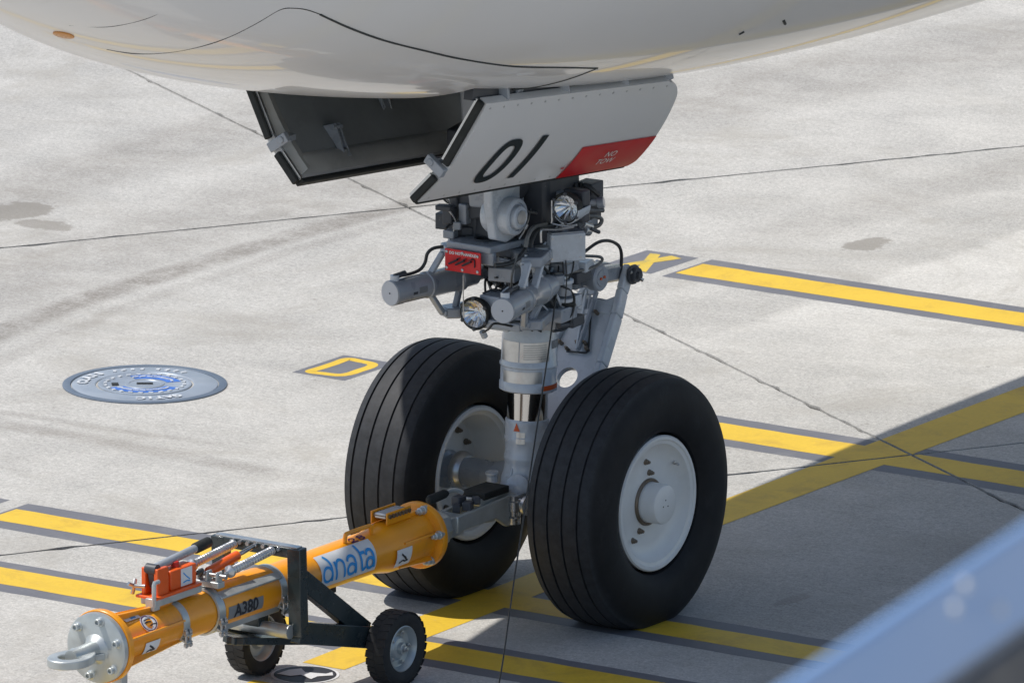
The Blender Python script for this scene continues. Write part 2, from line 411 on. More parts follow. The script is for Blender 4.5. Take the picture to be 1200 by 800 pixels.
for i in range(-6, 7):
    for j in range(-6, 7):
        c = J0 + U1*SL*(i+.5) + U2*SL*(j+.5)
        o = bpy.data.objects.new('concrete_slab', slab_me); COL.objects.link(o)
        o.location = c; o.rotation_euler = (0, 0, ang + math.pi/2*rng.randrange(4)); attach(o, ground)
        if abs(i) < 4 and abs(j) < 4:
            q = SL/2 - GAP - .001
            SLABS.append([(c+U1*a*q+U2*b*q).to_2d() for a, b in ((-1,-1),(-1,1),(1,1),(1,-1))])

def clip(poly, quad):
    area = sum(quad[i].x*quad[(i+1) % 4].y-quad[(i+1) % 4].x*quad[i].y for i in range(4)); sg = 1 if area > 0 else -1
    for i in range(4):
        a, b = quad[i], quad[(i+1) % 4]; d = b-a; out = []
        f = lambda p: sg*(d.x*(p.y-a.y)-d.y*(p.x-a.x))
        for k in range(len(poly)):
            p, q = poly[k], poly[(k+1) % len(poly)]; fp, fq = f(p), f(q)
            if fp >= 0: out.append(p)
            if fp*fq < 0: out.append(p + (q-p)*(fp/(fp-fq)))
        poly = out
        if len(poly) < 3: return []
    return poly
def ragged(poly, rag, step=.05):
    out = []; n = len(poly)
    for i in range(n):
        a, b = Vector(poly[i]), Vector(poly[(i+1) % n]); k = max(1, int((b-a).length/step)); d = (b-a).normalized()
        for j in range(k): out.append(a + (b-a)*j/k + Vector((-d.y, d.x))*rng.uniform(-rag, rag))
    return out
def marking(polys, z, name, m, parent=None, rag=.003):
    mb = MB()
    for P in polys:
        # split long outlines into convex pieces before clipping against each slab
        for sl in SLABS:
            c = clip([Vector(p) for p in P], sl)
            if c:
                mb.add([(p.x, p.y, z) for p in c], [tuple(range(len(c)))])
    return mb.build(name, m, parent, smooth=0)
def strip(x0, x1, ya, yb, rag=.004, step=.12):
    n = max(1, int((x1-x0)/step)); top = [yb+rng.uniform(-rag, rag) for _ in range(n+1)]; bot = [ya+rng.uniform(-rag, rag) for _ in range(n+1)]
    X_ = [x0+(x1-x0)*i/n for i in range(n+1)]
    return [[(X_[i], bot[i]), (X_[i+1], bot[i+1]), (X_[i+1], top[i+1]), (X_[i], top[i])] for i in range(n)]
def stop_line(x0, x1, d0, y0, y1, d1, label, sx=.12):
    t = thing('stop_line', (x0, (y0+y1)/2, 0), label, 'road marking', 'stop lines across the stand')
    marking(strip(x0-.02, x1, d0, d1), .0005, 'dark_border', 'dark_paint', t)
    marking(strip(x0, x1, y0, y1), .0010, 'yellow_band', 'yellow_paint', t)
stop_line(-3.43, 7, 6.235, 6.345, 6.610, 6.725, 'yellow stop line with dark borders running from the letter X panel to the right edge')
stop_line(-3.18, 7, 3.20, 3.325, 3.612, 3.735, 'yellow stop line with dark borders behind the near wheel, beginning beside the letter D panel')
stop_line(-3.22, 7, -.295, -.170, .068, .195, 'yellow stop line with dark borders running under both aircraft tyres')
stop_line(-3.9, 7, -1.310, -1.192, -.922, -.828, 'yellow stop line with dark borders nearest the camera, passing behind the tow bar trolley wheels')
# taxi lead-in line, slightly bent as painted
LI = [(14,-.50,-.22),(5.1,-.462,-.150),(3.4,-.425,-.128),(2.2,-.392,-.112),(.5,-.345,-.090),(-.4,-.318,-.062),(-1.59,-.272,-.027)]
polys = []
for (ya, la, ra), (yb, lb, rb) in zip(LI[:-1], LI[1:]):
    k = max(1, int(abs(yb-ya)/.12))
    for i in range(k):
        f0, f1 = i/k, (i+1)/k
        polys.append([(la+(lb-la)*f0, ya+(yb-ya)*f0), (ra+(rb-ra)*f0, ya+(yb-ya)*f0), (ra+(rb-ra)*f1, ya+(yb-ya)*f1), (la+(lb-la)*f1, ya+(yb-ya)*f1)])
polys += [[(-.26,-5),(-.0,-5),(-.02,-1.99),(-.27,-1.99)]]
tag(marking(polys, .0015, 'lead_in_line', 'yellow_paint'), 'single yellow lead-in line running under the nose gear between the two tyres', 'road marking')
# letter panels
def letter_panel(x0, x1, y0, y1, ch, label):
    t = thing('letter_panel', ((x0+x1)/2, (y0+y1)/2, 0), label, 'road marking', 'painted letter panels')
    marking([[(x0,y0),(x1,y0),(x1,y1),(x0,y1)]], .0006, 'dark_panel', 'dark_paint', t)
    cx, cy = (x0+x1)/2, (y0+y1)/2
    if ch == 'D':
        w, h_ = .100, .170
        P = [[(-w,-h_),(-w,h_),(w*.25,h_),(w,h_*.62),(w,-h_*.62),(w*.25,-h_)]]
        P = [[(-w,-h_),(-w,-h_*.34),(-w,h_*.34),(-w,h_),(-w*.2,h_),(w*.7,h_*.9),(w,h_*.55),(w,0),(w,-h_*.55),(w*.7,-h_*.9),(-w*.2,-h_)]]
        strokes_mb(P, .058, lambda u, v, l: (cx+u, cy+v, .0012+l), closed=(0,)).build('letter', 'yellow_paint', t, smooth=0)
    else:
        mb = MB()
        for q, P in enumerate(ch):
            mb.add([(a, b, .0012+q*.0005) for a, b in P], [tuple(range(len(P)))])
        mb.build('letter', 'worn_yellow', t, smooth=0)
letter_panel(-3.80, -3.46, 3.27, 3.745, 'D', 'dark painted panel with a yellow letter D left of the far tyre')
letter_panel(-3.87, -3.53, 6.25, 6.72, [[(-3.649, 6.280, 0.000)[:2], (-3.574, 6.269, -0.000)[:2], (-3.747, 6.668, 0.000)[:2], (-3.813, 6.665, 0.000)[:2]], [(-3.793, 6.344, 0.000)[:2], (-3.749, 6.287, 0.000)[:2], (-3.596, 6.652, -0.000)[:2], (-3.682, 6.679, 0.000)[:2]]], 'dark painted panel with a worn yellow letter X behind the gear')
letter_panel(-3.68, -3.36, -.29, .20, 'D', 'dark painted panel cut by the left edge at the start of a stop line')

# round painted badge under the tow bar trolley
bc = (-.125, -1.775); t = thing('round_marking', (bc[0], bc[1], 0), 'round black and white painted badge on the ground below the trolley axle', 'road marking')
ring = [(bc[0]+.165*math.cos(a*math.pi/24), bc[1]+.165*math.sin(a*math.pi/24)) for a in range(48)]
marking([ring], .0025, 'white_disc', 'white_paint', t)
MB().add([(bc[0]+.150*math.cos(a*math.pi/24), bc[1]+.150*math.sin(a*math.pi/24), .005) for a in range(48)], [tuple(range(48))]).build('black_disc', 'black_paint', t, smooth=0)
R_ = Vector((.824,.567,0)); F_ = Vector((-.567,.824,0))
def bp_(a, b): p = Vector((bc[0], bc[1], .0075)) + R_*a + F_*b; return tuple(p)
MB().add([bp_(a, b) for a, b in ((-.135,.0),(-.08,.075),(-.02,.10),(.0,.03),(.10,.0),(.13,.03),(.135,-.03),(.06,-.05),(.03,-.10),(-.02,-.02),(-.07,-.04))], [tuple(range(11))]).build('white_motif', 'white_paint', t, smooth=0)

# manhole cover
mc = Vector((-4.270, 2.600, 0)); mh = thing('manhole_cover', mc, 'round steel manhole cover with blue painted ring set in the concrete', 'manhole cover')
MB().lathe([(-.01,.432),(.006,.432),(.008,.428),(.008,.392),(.004,.389),(-.01,.389)], mc, (0,0,1), 80, caps=False).build('cover_frame', 'cover_frame', mh)
MB().lathe([(-.01,.384),(.004,.384),(.006,.380),(.006,.262),(.003,.258),(-.004,.256),(-.004,.248),(.007,.246),(.009,.240),(.007,.222),(.005,.218),(.005,.105),(.009,.102),(.009,.085),(.006,.082),(.006,0)], mc, (0,0,1), 80, caps=False).build('cover_plate', 'cover_steel', mh)
def arc(r0, r1, a0, a1, z, m, nm):
    k = max(2, int((a1-a0)/4)); mb = MB(); vs = []
    for i in range(k+1):
        a = math.radians(a0+(a1-a0)*i/k); vs += [mc+Vector((r0*math.cos(a), r0*math.sin(a), z)), mc+Vector((r1*math.cos(a), r1*math.sin(a), z))]
    mb.add(vs, [(2*i, 2*i+1, 2*i+3, 2*i+2) for i in range(k)]); return mb.build(nm, m, mh, smooth=0)
arc(.118,.196,50,150,.0062,'cover_blue','blue_ring_paint'); arc(.118,.196,240,370,.0062,'cover_blue','blue_ring_paint')
lab = random.Random(5)
vdir = math.degrees(ALPHA)
def arc_text(word, r, a_mid, size, m, nm, step):
    n_ = len(word)
    for i, ch in enumerate(word):
        a = math.radians(a_mid + (i-(n_-1)/2)*-step)
        c = mc + Vector((r*math.cos(a), r*math.sin(a), 0)); th = a - math.pi/2
        def mp(u, v, c=c, th=th): return (c.x+u*math.cos(th)-v*math.sin(th), c.y+u*math.sin(th)+v*math.cos(th), .0115)
        text_mb(ch, size, mp, bold=.004).build(nm, m, mh, smooth=0)
arc_text('CLASS', .325, vdir+158, .075, 'cover_bright', 'raised_letter', 9.5)
for a in (60,69,78,87,102,111,120,129): 
    c = mc + Vector((.322*math.cos(math.radians(a+vdir-8)), .322*math.sin(math.radians(a+vdir-8)), .008))
    MB().box(c, (.018,.032,.006), Matrix.Rotation(math.radians(a+vdir+lab.uniform(20,80)), 3, 'Z')).build('raised_letter', 'cover_bright', mh, smooth=0)
arc_text('GATIC', .330, vdir+285, .07, 'cover_bright', 'raised_letter', 8.5)
for a in range(0, 360, 15):
    r = .208; c = mc + Vector((r*math.cos(math.radians(a)), r*math.sin(math.radians(a)), .0075))
    MB().box(c, (.024,.016,.007), Matrix.Rotation(math.radians(a+lab.uniform(60,110)), 3, 'Z')).build('raised_stud', 'cover_bright', mh, smooth=0)
for a in list(range(60,150,14)) + list(range(250,365,13)):
    r = .155; c = mc + Vector((r*math.cos(math.radians(a)), r*math.sin(math.radians(a)), .008))
    MB().box(c, (.012,.034,.006), Matrix.Rotation(math.radians(a+lab.uniform(-25,25)), 3, 'Z')).build('raised_stud', 'cover_bright', mh, smooth=0)
MB().box(mc+Vector((0,0,.0095)), (.085,.022,.004), Matrix.Rotation(ALPHA, 3, 'Z')).build('key_slot', 'seal', mh, smooth=0)
MB().box(mc+R_*-.155+F_*-.012+Vector((0,0,.0065)), (.035,.055,.006), Matrix.Rotation(ALPHA+.1, 3, 'Z')).build('lifting_pocket', 'seal', mh, smooth=0)

# ------------------------------------------------------------------ aircraft
air = thing('airliner', (0,0,0), 'white airliner nose section standing on its twin-wheel nose landing gear', 'aircraft')
YN, WM, LW, ZN, ZB, LZ, KC, EX = -4.848, 2.855, 13.01, 4.461, 2.53, 6.914, .089, 2.135
def gq(x): x = min(max(x, 1e-6), 1); return math.sqrt(1-(1-x)**2)
def section(y):
    t = max(y-YN, .0005); w = WM*gq(t/LW); zb = ZN-(ZN-ZB)*gq(t/LZ); zc = ZN+KC*t
    if y > 8: zc = ZN+KC*(8-YN)
    return w, zb, zc, zc + (9.6-ZN)*gq(t/13.)*.82
def belly(x, y):
    w, zb, zc, zt = section(y); return zc-(zc-zb)*(1-(abs(x)/w)**EX)**(1/EX)
def make_fuselage():
    ys = [YN+.0006] + [YN + 13.*(i/90)**1.7 for i in range(1, 91)] + [9+i for i in range(0, 20, 2)] + [29.5]
    nth = 192; vs = []; fs = []
    for y in ys:
        w, zb, zc, zt = section(y)
        if y > 29: w *= .6; zb = zc-(zc-zb)*.6; zt = zc+(zt-zc)*.6
        for k in range(nth):
            a = 2*math.pi*k/nth; c, s_ = math.cos(a), math.sin(a)
            x = math.copysign(abs(c)**(2/EX), c)*w
            z = zc-(zc-zb)*abs(s_)**(2/EX) if s_ < 0 else zc+(zt-zc)*s_
            vs.append((x, y, z))
    m_ = len(ys)
    for j in range(m_-1):
        for k in range(nth): fs.append((j*nth+k, j*nth+(k+1) % nth, (j+1)*nth+(k+1) % nth, (j+1)*nth+k))
    fs.append(tuple((m_-1)*nth+k for k in range(nth)))
    me = bpy.data.meshes.new('fuselage'); me.from_pydata(vs, [], fs)
    bm = bmesh.new(); bm.from_mesh(me)
    for co, no in (((.715,0,0),(1,0,0)),((-.715,0,0),(1,0,0)),((0,-1.56,0),(0,1,0)),((0,.34,0),(0,1,0))):
        gm = [f for f in bm.faces if f.calc_center_median().z < 3.4 and abs(f.calc_center_median().x) < 1.2 and -2.2 < f.calc_center_median().y < 1]
        ge = list({e for f in gm for e in f.edges}); gv = list({v_ for f in gm for v_ in f.verts})
        bmesh.ops.bisect_plane(bm, geom=gm+ge+gv, plane_co=co, plane_no=no)
    bad = [f for f in bm.faces if (lambda c: abs(c.x) < .715 and -1.56 < c.y < .34 and c.z < 3.4)(f.calc_center_median())]
    bmesh.ops.delete(bm, geom=bad, context='FACES')
    bmesh.ops.recalc_face_normals(bm, faces=bm.faces)
    bm.to_mesh(me); bm.free()
    me.polygons.foreach_set('use_smooth', [True]*len(me.polygons))
    return link(bpy.data.objects.new('fuselage', me), 'fuselage', air)
fus = make_fuselage()
# wheel bay lining
bay = MB()
def bz(x, y): return belly(x, y)+.004
ysb = [-1.558+i*(1.896)/12 for i in range(13)]
for sx in (-.714, .714):
    n0 = len(bay.v); bay.add([(sx, y, bz(sx, y)) for y in ysb]+[(sx, y, 4.1) for y in ysb], [(i, i+1, 14+i, 13+i) for i in range(12)])
for y in (-1.557, .337):
    xs = [-.712+1.424*i/8 for i in range(9)]
    bay.add([(x, y, bz(x, y)) for x in xs]+[(x, y, 4.1) for x in xs], [(i, i+1, 10+i, 9+i) for i in range(8)])
bay.add([(-.714,-1.557,4.1),(.714,-1.557,4.1),(.714,.337,4.1),(-.714,.337,4.1)], [(0,1,2,3)])
bay.build('wheel_bay', 'bay', fus, smooth=0)
for y in (-1.2, -.8, -.4): MB().box((0, y, 3.9), (1.42, .05, .3)).build('bay_rib', 'bay', fus)
# seams of the forward bay doors
MB().tube([(1.017, -0.974, 2.965), (1.023, -1.270, 3.022), (1.009, -1.676, 3.097), (1.017, -2.108, 3.209), (1.022, -2.393, 3.296), (1.015, -2.726, 3.404), (1.012, -2.995, 3.508), (1.006, -3.223, 3.611)], .0062, 6).build('panel_seam', 'seam', fus)
MB().tube([(1.006, -3.223, 3.611), (0.996, -3.310, 3.645), (0.975, -3.382, 3.663), (0.939, -3.446, 3.662), (0.838, -3.492, 3.594), (0.721, -3.531, 3.527), (0.605, -3.571, 3.478), (0.450, -3.624, 3.437), (0.307, -3.694, 3.425), (0.209, -3.791, 3.451)], .0030, 6).build('panel_seam', 'seam', fus)
MB().tube([(1.017, -0.974, 2.965), (0.932, -0.993, 2.925), (0.830, -1.023, 2.885), (0.728, -1.088, 2.857), (0.690, -1.211, 2.864)], .0048, 6).build('panel_seam', 'seam', fus)
MB().tube([(0.746, -3.922, 3.772), (0.602, -3.962, 3.683), (0.486, -4.001, 3.640), (0.373, -4.045, 3.618), (0.239, -4.118, 3.623)], .0022, 6).build('panel_seam', 'seam', fus)
for a, b in (((1.317, -0.214, 3.034), (1.337, -0.203, 3.047)), ((1.411, 0.028, 3.070), (1.382, 0.087, 3.039))): MB().cyl(a, b, .008, n=8).build('drain_slot', 'seam', fus)
p_ = V((0.130, -4.015, 3.548)); e_ = .02
fn = V(belly(p_.x+e_,p_.y)-belly(p_.x-e_,p_.y), belly(p_.x,p_.y+e_)-belly(p_.x,p_.y-e_), -2*e_).normalized()
MB().lathe([(-.03,.052),(.004,.05),(.006,.044),(.006,0)], p_, fn, 24).build('amber_disc', 'amber', fus)

# --- nose gear doors: near (port) and far (starboard)
BF, TF, BA, TA = V(.36,-1.517,2.331), V(.717,-1.464,2.842), V(.36,.291,2.184), V(.717,.205,2.665)
def door_pt(u, v, off, sd):
    p = BF*(1-u)*(1-v)+BA*u*(1-v)+TF*(1-u)*v+TA*u*v
    n_ = (TF-BF).cross(BA-BF).normalized()
    if n_.x < 0: n_ = -n_
    p = p + n_*(off + .035*(1-(2*v-1)**2)); return Vector((p.x*sd, p.y, p.z))
def u_end(v):
    if v > .80: return 1 - .075*(1-math.sqrt(max(0, 1-((v-.80)/.2)**2)))
    if v < .05: return 1 - .02*(1-v/.05)
    return 1.
def make_door(sd):
    nv, nu = 24, 20; mb = MB()
    grid = lambda off: [door_pt(u_end(j/nv)*i/nu, j/nv, off, sd) for j in range(nv+1) for i in range(nu+1)]
    a, b = grid(0), grid(-.045); k = nu+1; n_ = len(a)
    fs = []
    for j in range(nv):
        for i in range(nu):
            q = (j*k+i, j*k+i+1, (j+1)*k+i+1, (j+1)*k+i); fs += [q, tuple(n_+t_ for t_ in reversed(q))]
    rim = [i for i in range(k)] + [j*k+nu for j in range(1, nv+1)] + [nv*k+i for i in range(nu-1, -1, -1)] + [j*k for j in range(nv-1, 0, -1)]
    fs += [(rim[i], rim[(i+1) % len(rim)], n_+rim[(i+1) % len(rim)], n_+rim[i]) for i in range(len(rim))]
    mb.add(a+b, fs)
    d = mb.build('nose_gear_door', 'door_paint', air)
    P = lambda u, v, o: door_pt(u, v, o, sd)
    # dark inner skin and pale raised border
    def patch(u0, u1, v0, v1, o, m, nm, nn=10, par=d):
        g = [P(u0+(u1-u0)*i/nn, v0+(v1-v0)*j/nn, o) for j in range(nn+1) for i in range(nn+1)]
        return MB().add(g, [(j*(nn+1)+i, j*(nn+1)+i+1, (j+1)*(nn+1)+i+1, (j+1)*(nn+1)+i) for j in range(nn) for i in range(nn)]).build(nm, m, par)
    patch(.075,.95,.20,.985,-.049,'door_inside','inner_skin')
    g0 = [P(.012+(.97-.012)*i/20, .03, -.050) for i in range(21)]; g1 = [P(.05+(.95-.05)*i/20, .17, -.066) for i in range(21)]; g2 = [P(.075+(.94-.075)*i/20, .22, -.050) for i in range(21)]
    MB().add(g0+g1+g2, [(i, i+1, 22+i, 21+i) for i in range(20)]+[(21+i, 22+i, 43+i, 42+i) for i in range(20)]).build('bottom_stiffener', 'door_frame', d)
    g0 = [P(.008, .03+.95*i/10, -.048) for i in range(11)]; g1 = [P(.03, .06+.92*i/10, -.078) for i in range(11)]; g2 = [P(.075, .10+.88*i/10, -.05) for i in range(11)]
    MB().add(g0+g1+g2, [(i, i+1, 12+i, 11+i) for i in range(10)]+[(11+i, 12+i, 23+i, 22+i) for i in range(10)]).build('front_stiffener', 'door_frame', d)
    g0 = [P(.92, .10+.88*i/10, -.05) for i in range(11)]; g1 = [P(.945, .10+.86*i/10, -.09) for i in range(11)]; g2 = [P(.97, .08+.85*i/10, -.05) for i in range(11)]
    MB().add(g0+g1+g2, [(i, i+1, 12+i, 11+i) for i in range(10)]+[(11+i, 12+i, 23+i, 22+i) for i in range(10)]).build('rear_stiffener', 'door_frame', d)
    # rubber seals along the front edge, in two lengths with a latch lug between, and along the bottom edge
    for v0, v1 in ((-.01,.27), (.40,1.0)):
        MB().bar(P(-.009, v0, -.022), P(-.009, v1, -.022), .024, .040, up=P(0,.5,1)-P(0,.5,0)).build('edge_seal', 'seal', d, bev=.008)
        MB().bar(P(-.004, v0+.015, -.052), P(-.004, v1-.015, -.052), .014, .014).build('seal_retainer', 'aluminium', d)
    mb = MB(); mb.bar(P(-.006,.335,.0), P(-.006,.335,-.12), .035, .05); mb.bar(P(-.006,.335,-.09), P(.05,.36,-.075), .05, .03); mb.cyl(P(-.02,.335,-.085), P(.03,.335,-.085), .018)
    mb.build('latch_lug', 'gear_grey', d, bev=.004)
    MB().bar(P(.0,-.012,-.024), P(.975,-.012,-.024), .026, .05, up=P(0,.5,1)-P(0,.5,0)).build('edge_seal', 'seal', d, bev=.008)
    fm = MB().lathe([(0,.006),(.0012,.006),(.0014,.0)], (0,0,0), (1,0,0), 8).mesh('door_fastener'); fm.materials.append(MATS['plate_metal'])
    for q in range(14):
        for vv in (.045, .955):
            o = bpy.data.objects.new('door_fastener', fm); COL.objects.link(o); o.location = P(.03+.92*q/13*u_end(vv), vv, .0005); o.rotation_euler = (0, math.radians(30*sd), 0 if sd > 0 else math.pi); o.parent = d
    # hinge brackets on the inside
    def bracket(u, v0, v1, o1, w):
        mb = MB()
        for du in (-w, w):
            q = [P(u+du, v0, -.05), P(u+du, v1, -.05), P(u+du*.6, v1-.03, o1), P(u+du*.6, (v0+v1)/2, o1*.8)]
            e = (P(.5,.5,0)-P(.49,.5,0)).normalized()*.006
            mb.add([p-e for p in q]+[p+e for p in q], [(3,2,1,0),(4,5,6,7)]+[(i, (i+1) % 4, 4+(i+1) % 4, 4+i) for i in range(4)])
        mb.bar(P(u, v0+.02, -.056), P(u, v1-.02, -.056), .05, .012)
        mb.cyl(P(u-w*1.4, v1-.05, o1*.85), P(u+w*1.4, v1-.05, o1*.85), .014)
        b_ = mb.build('hinge_bracket', 'gear_grey', d)
        for q in (.25, .6): MB().cyl(P(u, v0+(v1-v0)*q, -.062), P(u, v0+(v1-v0)*q, -.075), .008, n=8).build('bracket_bolt', 'steel', b_)
    bracket(.25,.10,.42,-.11,.014); bracket(.56,.48,1.02,-.14,.018); bracket(.20,.80,1.04,-.12,.014); bracket(.9,.6,1.05,-.14,.02)
    for u in (.12,.42,.72,.95):
        MB().bar(P(u,.97,-.03), P(u-.01,1.16,-.10), .035, .05).build('hinge_arm', 'gear_grey', d, bev=.006)
    return d
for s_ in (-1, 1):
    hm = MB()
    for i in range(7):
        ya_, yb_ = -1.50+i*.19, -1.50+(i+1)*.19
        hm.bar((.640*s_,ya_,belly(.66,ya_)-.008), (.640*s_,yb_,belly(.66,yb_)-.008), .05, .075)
    hm.build('gap_dark_strip', 'gear_dark', fus)  # dark strip added so the gap above each door reads as shade
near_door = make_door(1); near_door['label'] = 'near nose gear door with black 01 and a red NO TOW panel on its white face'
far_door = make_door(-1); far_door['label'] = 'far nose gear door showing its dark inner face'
D_ = lambda u, v, o: door_pt(u, v, o, 1)
def dgrid(u0, u1, v0, v1, o, nn=14):
    g = [D_(min(u_end(v0+(v1-v0)*j/nn), u0+(u1-u0)*i/nn), v0+(v1-v0)*j/nn, o) for j in range(nn+1) for i in range(nn+1)]
    return MB().add(g, [(j*(nn+1)+i, j*(nn+1)+i+1, (j+1)*(nn+1)+i+1, (j+1)*(nn+1)+i) for j in range(nn) for i in range(nn)])
mb = MB(); nn = 12; g = []
for j in range(nn+1):
    v = .0+.400*j/nn
    for i in range(nn+1): u = .636+(u_end(v)-.002-.636)*i/nn; g.append(D_(u, v, .004))
mb.add(g, [(j*(nn+1)+i, j*(nn+1)+i+1, (j+1)*(nn+1)+i+1, (j+1)*(nn+1)+i) for j in range(nn) for i in range(nn)])
mb.build('red_panel', 'red', near_door)
DW, DH = 1.78, .62
zero = [(.052*math.sin(a*math.pi/10)+.012*math.cos(a*math.pi/10), .205*math.cos(a*math.pi/10)) for a in range(20)]
zero = []
for a in range(24):
    t_ = a*math.pi/12; c, s_ = math.cos(t_), math.sin(t_)
    zero.append((math.copysign(abs(s_)**.75, s_)*.034, math.copysign(abs(c)**.8, c)*.203))
mp = lambda u, v, l: D_(.236+u+v*.055, .385+v, .006+l)
# the zero: outer and inner outline with a heavier stroke at top and bottom
mbz = MB(); vs = []
for a in range(48):
    t_ = a*math.pi/24; c, s_ = math.cos(t_), math.sin(t_)
    for ru, rv in ((.060,.236), (.031,.168)):
        uu = math.copysign(abs(s_)**.72, s_)*ru; vv = math.copysign(abs(c)**.80, c)*rv; vs.append(mp(uu, vv, 0))
mbz.add(vs, [(2*i, 2*i+1, (2*i+3) % 96, (2*i+2) % 96) for i in range(48)]); mbz.build('number_zero', 'number', near_door, smooth=0)
v0, v1 = .145, .618
MB().add([D_(u0_+(u1_-u0_)*j_/16, v0+(v1-v0)*j_/16, .006) for j_ in range(17) for u0_, u1_ in ((.353,.379),(.3825,.4085))], [(2*j_,2*j_+1,2*j_+3,2*j_+2) for j_ in range(16)]).build('number_one', 'number', near_door, smooth=0)
text_mb('NO', .060, lambda a, b: D_(.813+a/DW, .255+b/DH, .009), shear=.1).build('lettering', 'white', near_door, smooth=0)
text_mb('TOW', .060, lambda a, b: D_(.810+a/DW, .163+b/DH, .009), shear=.1).build('lettering', 'white', near_door, smooth=0)
dgrid(.606,.620,.145,.165,.006,2).build('red_tick', 'red', near_door); dgrid(.6225,.625,.10,.25,.006,2).build('panel_line', 'red', near_door)

# --- nose gear leg (axis leans slightly)
def AX(z): return Vector((0, -.083+.054*(z-.87), z))
UPA = (AX(2)-AX(1)).normalized()
def leg(prof, nm, m, n=48, bev=0, par=air):
    z0 = prof[0][0]; return MB().lathe([(z-z0, r) for z, r in prof], AX(z0), UPA, n).build(nm, m, par, bev=bev)
barrel = leg([(1.083,.10),(1.085,.132),(1.092,.142),(1.128,.142),(1.134,.138),(1.206,.138),(1.212,.1435),(1.222,.1435),(1.230,.138),(1.352,.136),(1.385,.128),(1.41,.122),(1.42,.10)], 'shock_strut_barrel', 'gear_light')
leg([(.90,.099),(1.09,.099)], 'strut_piston', 'chrome')
housing = leg([(.50,.06),(.52,.115),(.60,.122),(.655,.118),(.690,.107),(.735,.104),(.745,.110),(.762,.110),(.772,.105),(.83,.105),(.84,.110),(.856,.110),(.864,.106),(.925,.108),(.940,.107),(.946,.103),(.946,.09)], 'axle_housing', 'gear_light')
leg([(1.40,.125),(1.43,.150),(1.50,.155),(1.56,.150),(1.60,.165),(1.74,.168),(1.78,.150),(1.9,.145),(2.2,.15),(3.6,.15)], 'main_fitting', 'gear_grey')
CA = math.radians(-55.5)
def wrap(z0, z1, p0, p1, r, m, nm, par):
    vs = []
    for i in range(13):
        a = CA+math.radians(p0+(p1-p0)*i/12)
        for z in (z0, z1): q = AX(z); vs.append(q+Vector((math.cos(a)*r, math.sin(a)*r, 0)))
    return MB().add(vs, [(2*i, 2*i+2, 2*i+3, 2*i+1) for i in range(12)]).build(nm, m, par)
wrap(1.247,1.348,-70,-22,.1395,'plate_metal','band_plate',barrel); wrap(1.247,1.346,-20,44,.1400,'plate_metal','data_plate',barrel); wrap(1.305,1.345,52,80,.1395,'label_grey','small_label',barrel)
wrap(1.143,1.200,-62,28,.1400,'plate_metal','data_plate',barrel); wrap(1.104,1.128,27,78,.1435,'orange_mark','orange_mark',barrel)
for k in range(7):
    wrap(1.330-.011*k,1.3325-.011*k,-12,36,.1406,'label_grey','engraved_line',barrel)
wrap(.94,1.083,-22,-17,.1002,'bolt_brown','rust_streak',barrel)
def wpt(z, p, r): a = CA+math.radians(p); q = AX(z); return q+Vector((math.cos(a)*r, math.sin(a)*r, 0))
MB().add([wpt(.900,-36,.1110), wpt(.900,-18,.1110), wpt(.942,-28,.1110)], [(0,1,2)]).build('red_triangle', 'orange_mark', housing, smooth=0)
wrap(.868,.895,-28,-4,.1085,'plate_metal','placard',housing); wrap(.838,.864,-28,-4,.1115,'plate_metal','placard',housing)
# ribs and lugs of the axle housing
for a in (-95,-20,120):
    r_ = math.radians(a); d = Vector((math.cos(r_), math.sin(r_), 0))
    MB().bar(AX(.62)+d*.112, AX(.715)+d*.095, .016, .03, up=d).build('housing_rib', 'gear_light', housing, bev=.006)
axle = MB().lathe([(0,.095),(.02,.095),(.03,.075),(.30,.075),(.33,.085),(.75,.085),(.78,.075),(1.05,.075),(1.06,.095),(1.08,.095)], (-.54,0,.6), (1,0,0), 32).build('axle', 'gear_grey', air)
for sx in (-1, 1): MB().lathe([(0,.098),(.02,.100),(.035,.092),(.05,.080)], (sx*.46,0,.6), (-sx,0,0), 36).build('axle_flange', 'steel', axle)
MB().lathe([(0,.095),(.01,.10),(.16,.10),(.17,.095)], (-.085,0,.6), (1,0,0), 36).build('axle_sleeve', 'gear_light', axle)
# tow fitting in front of the axle
tf = MB()
for sx in (-.075, .075):
    tf.prism([(-.06,-.05),(.10,-.045),(.135,0),(.10,.045),(-.06,.06)], (sx,-.20,.565), (0,-1,0), (0,0,1), .035)
tow_fit = tf.build('tow_fitting', 'gear_grey', air, bev=.006)
MB().cyl((-.13,-.285,.565), (.13,-.285,.565), .034).build('tow_pin', 'chrome', tow_fit)
MB().cyl((.13,-.285,.565), (.145,-.285,.565), .048).build('pin_head', 'steel', tow_fit)
for x in (-.14, -.02, .11):
    MB().lathe([(0,.028),(.03,.028),(.034,.022),(.038,.022),(.040,.032),(.050,.032)], (x,-.175,.625), (0,-.1,1), 20).build('lug_boss', 'gear_light', tow_fit)
MB().lathe([(0,.055),(.02,.055),(.025,.045),(.03,0)], (.045,-.225,.64), (.4,-.85,.2), 24).build('round_boss', 'gear_light', tow_fit)

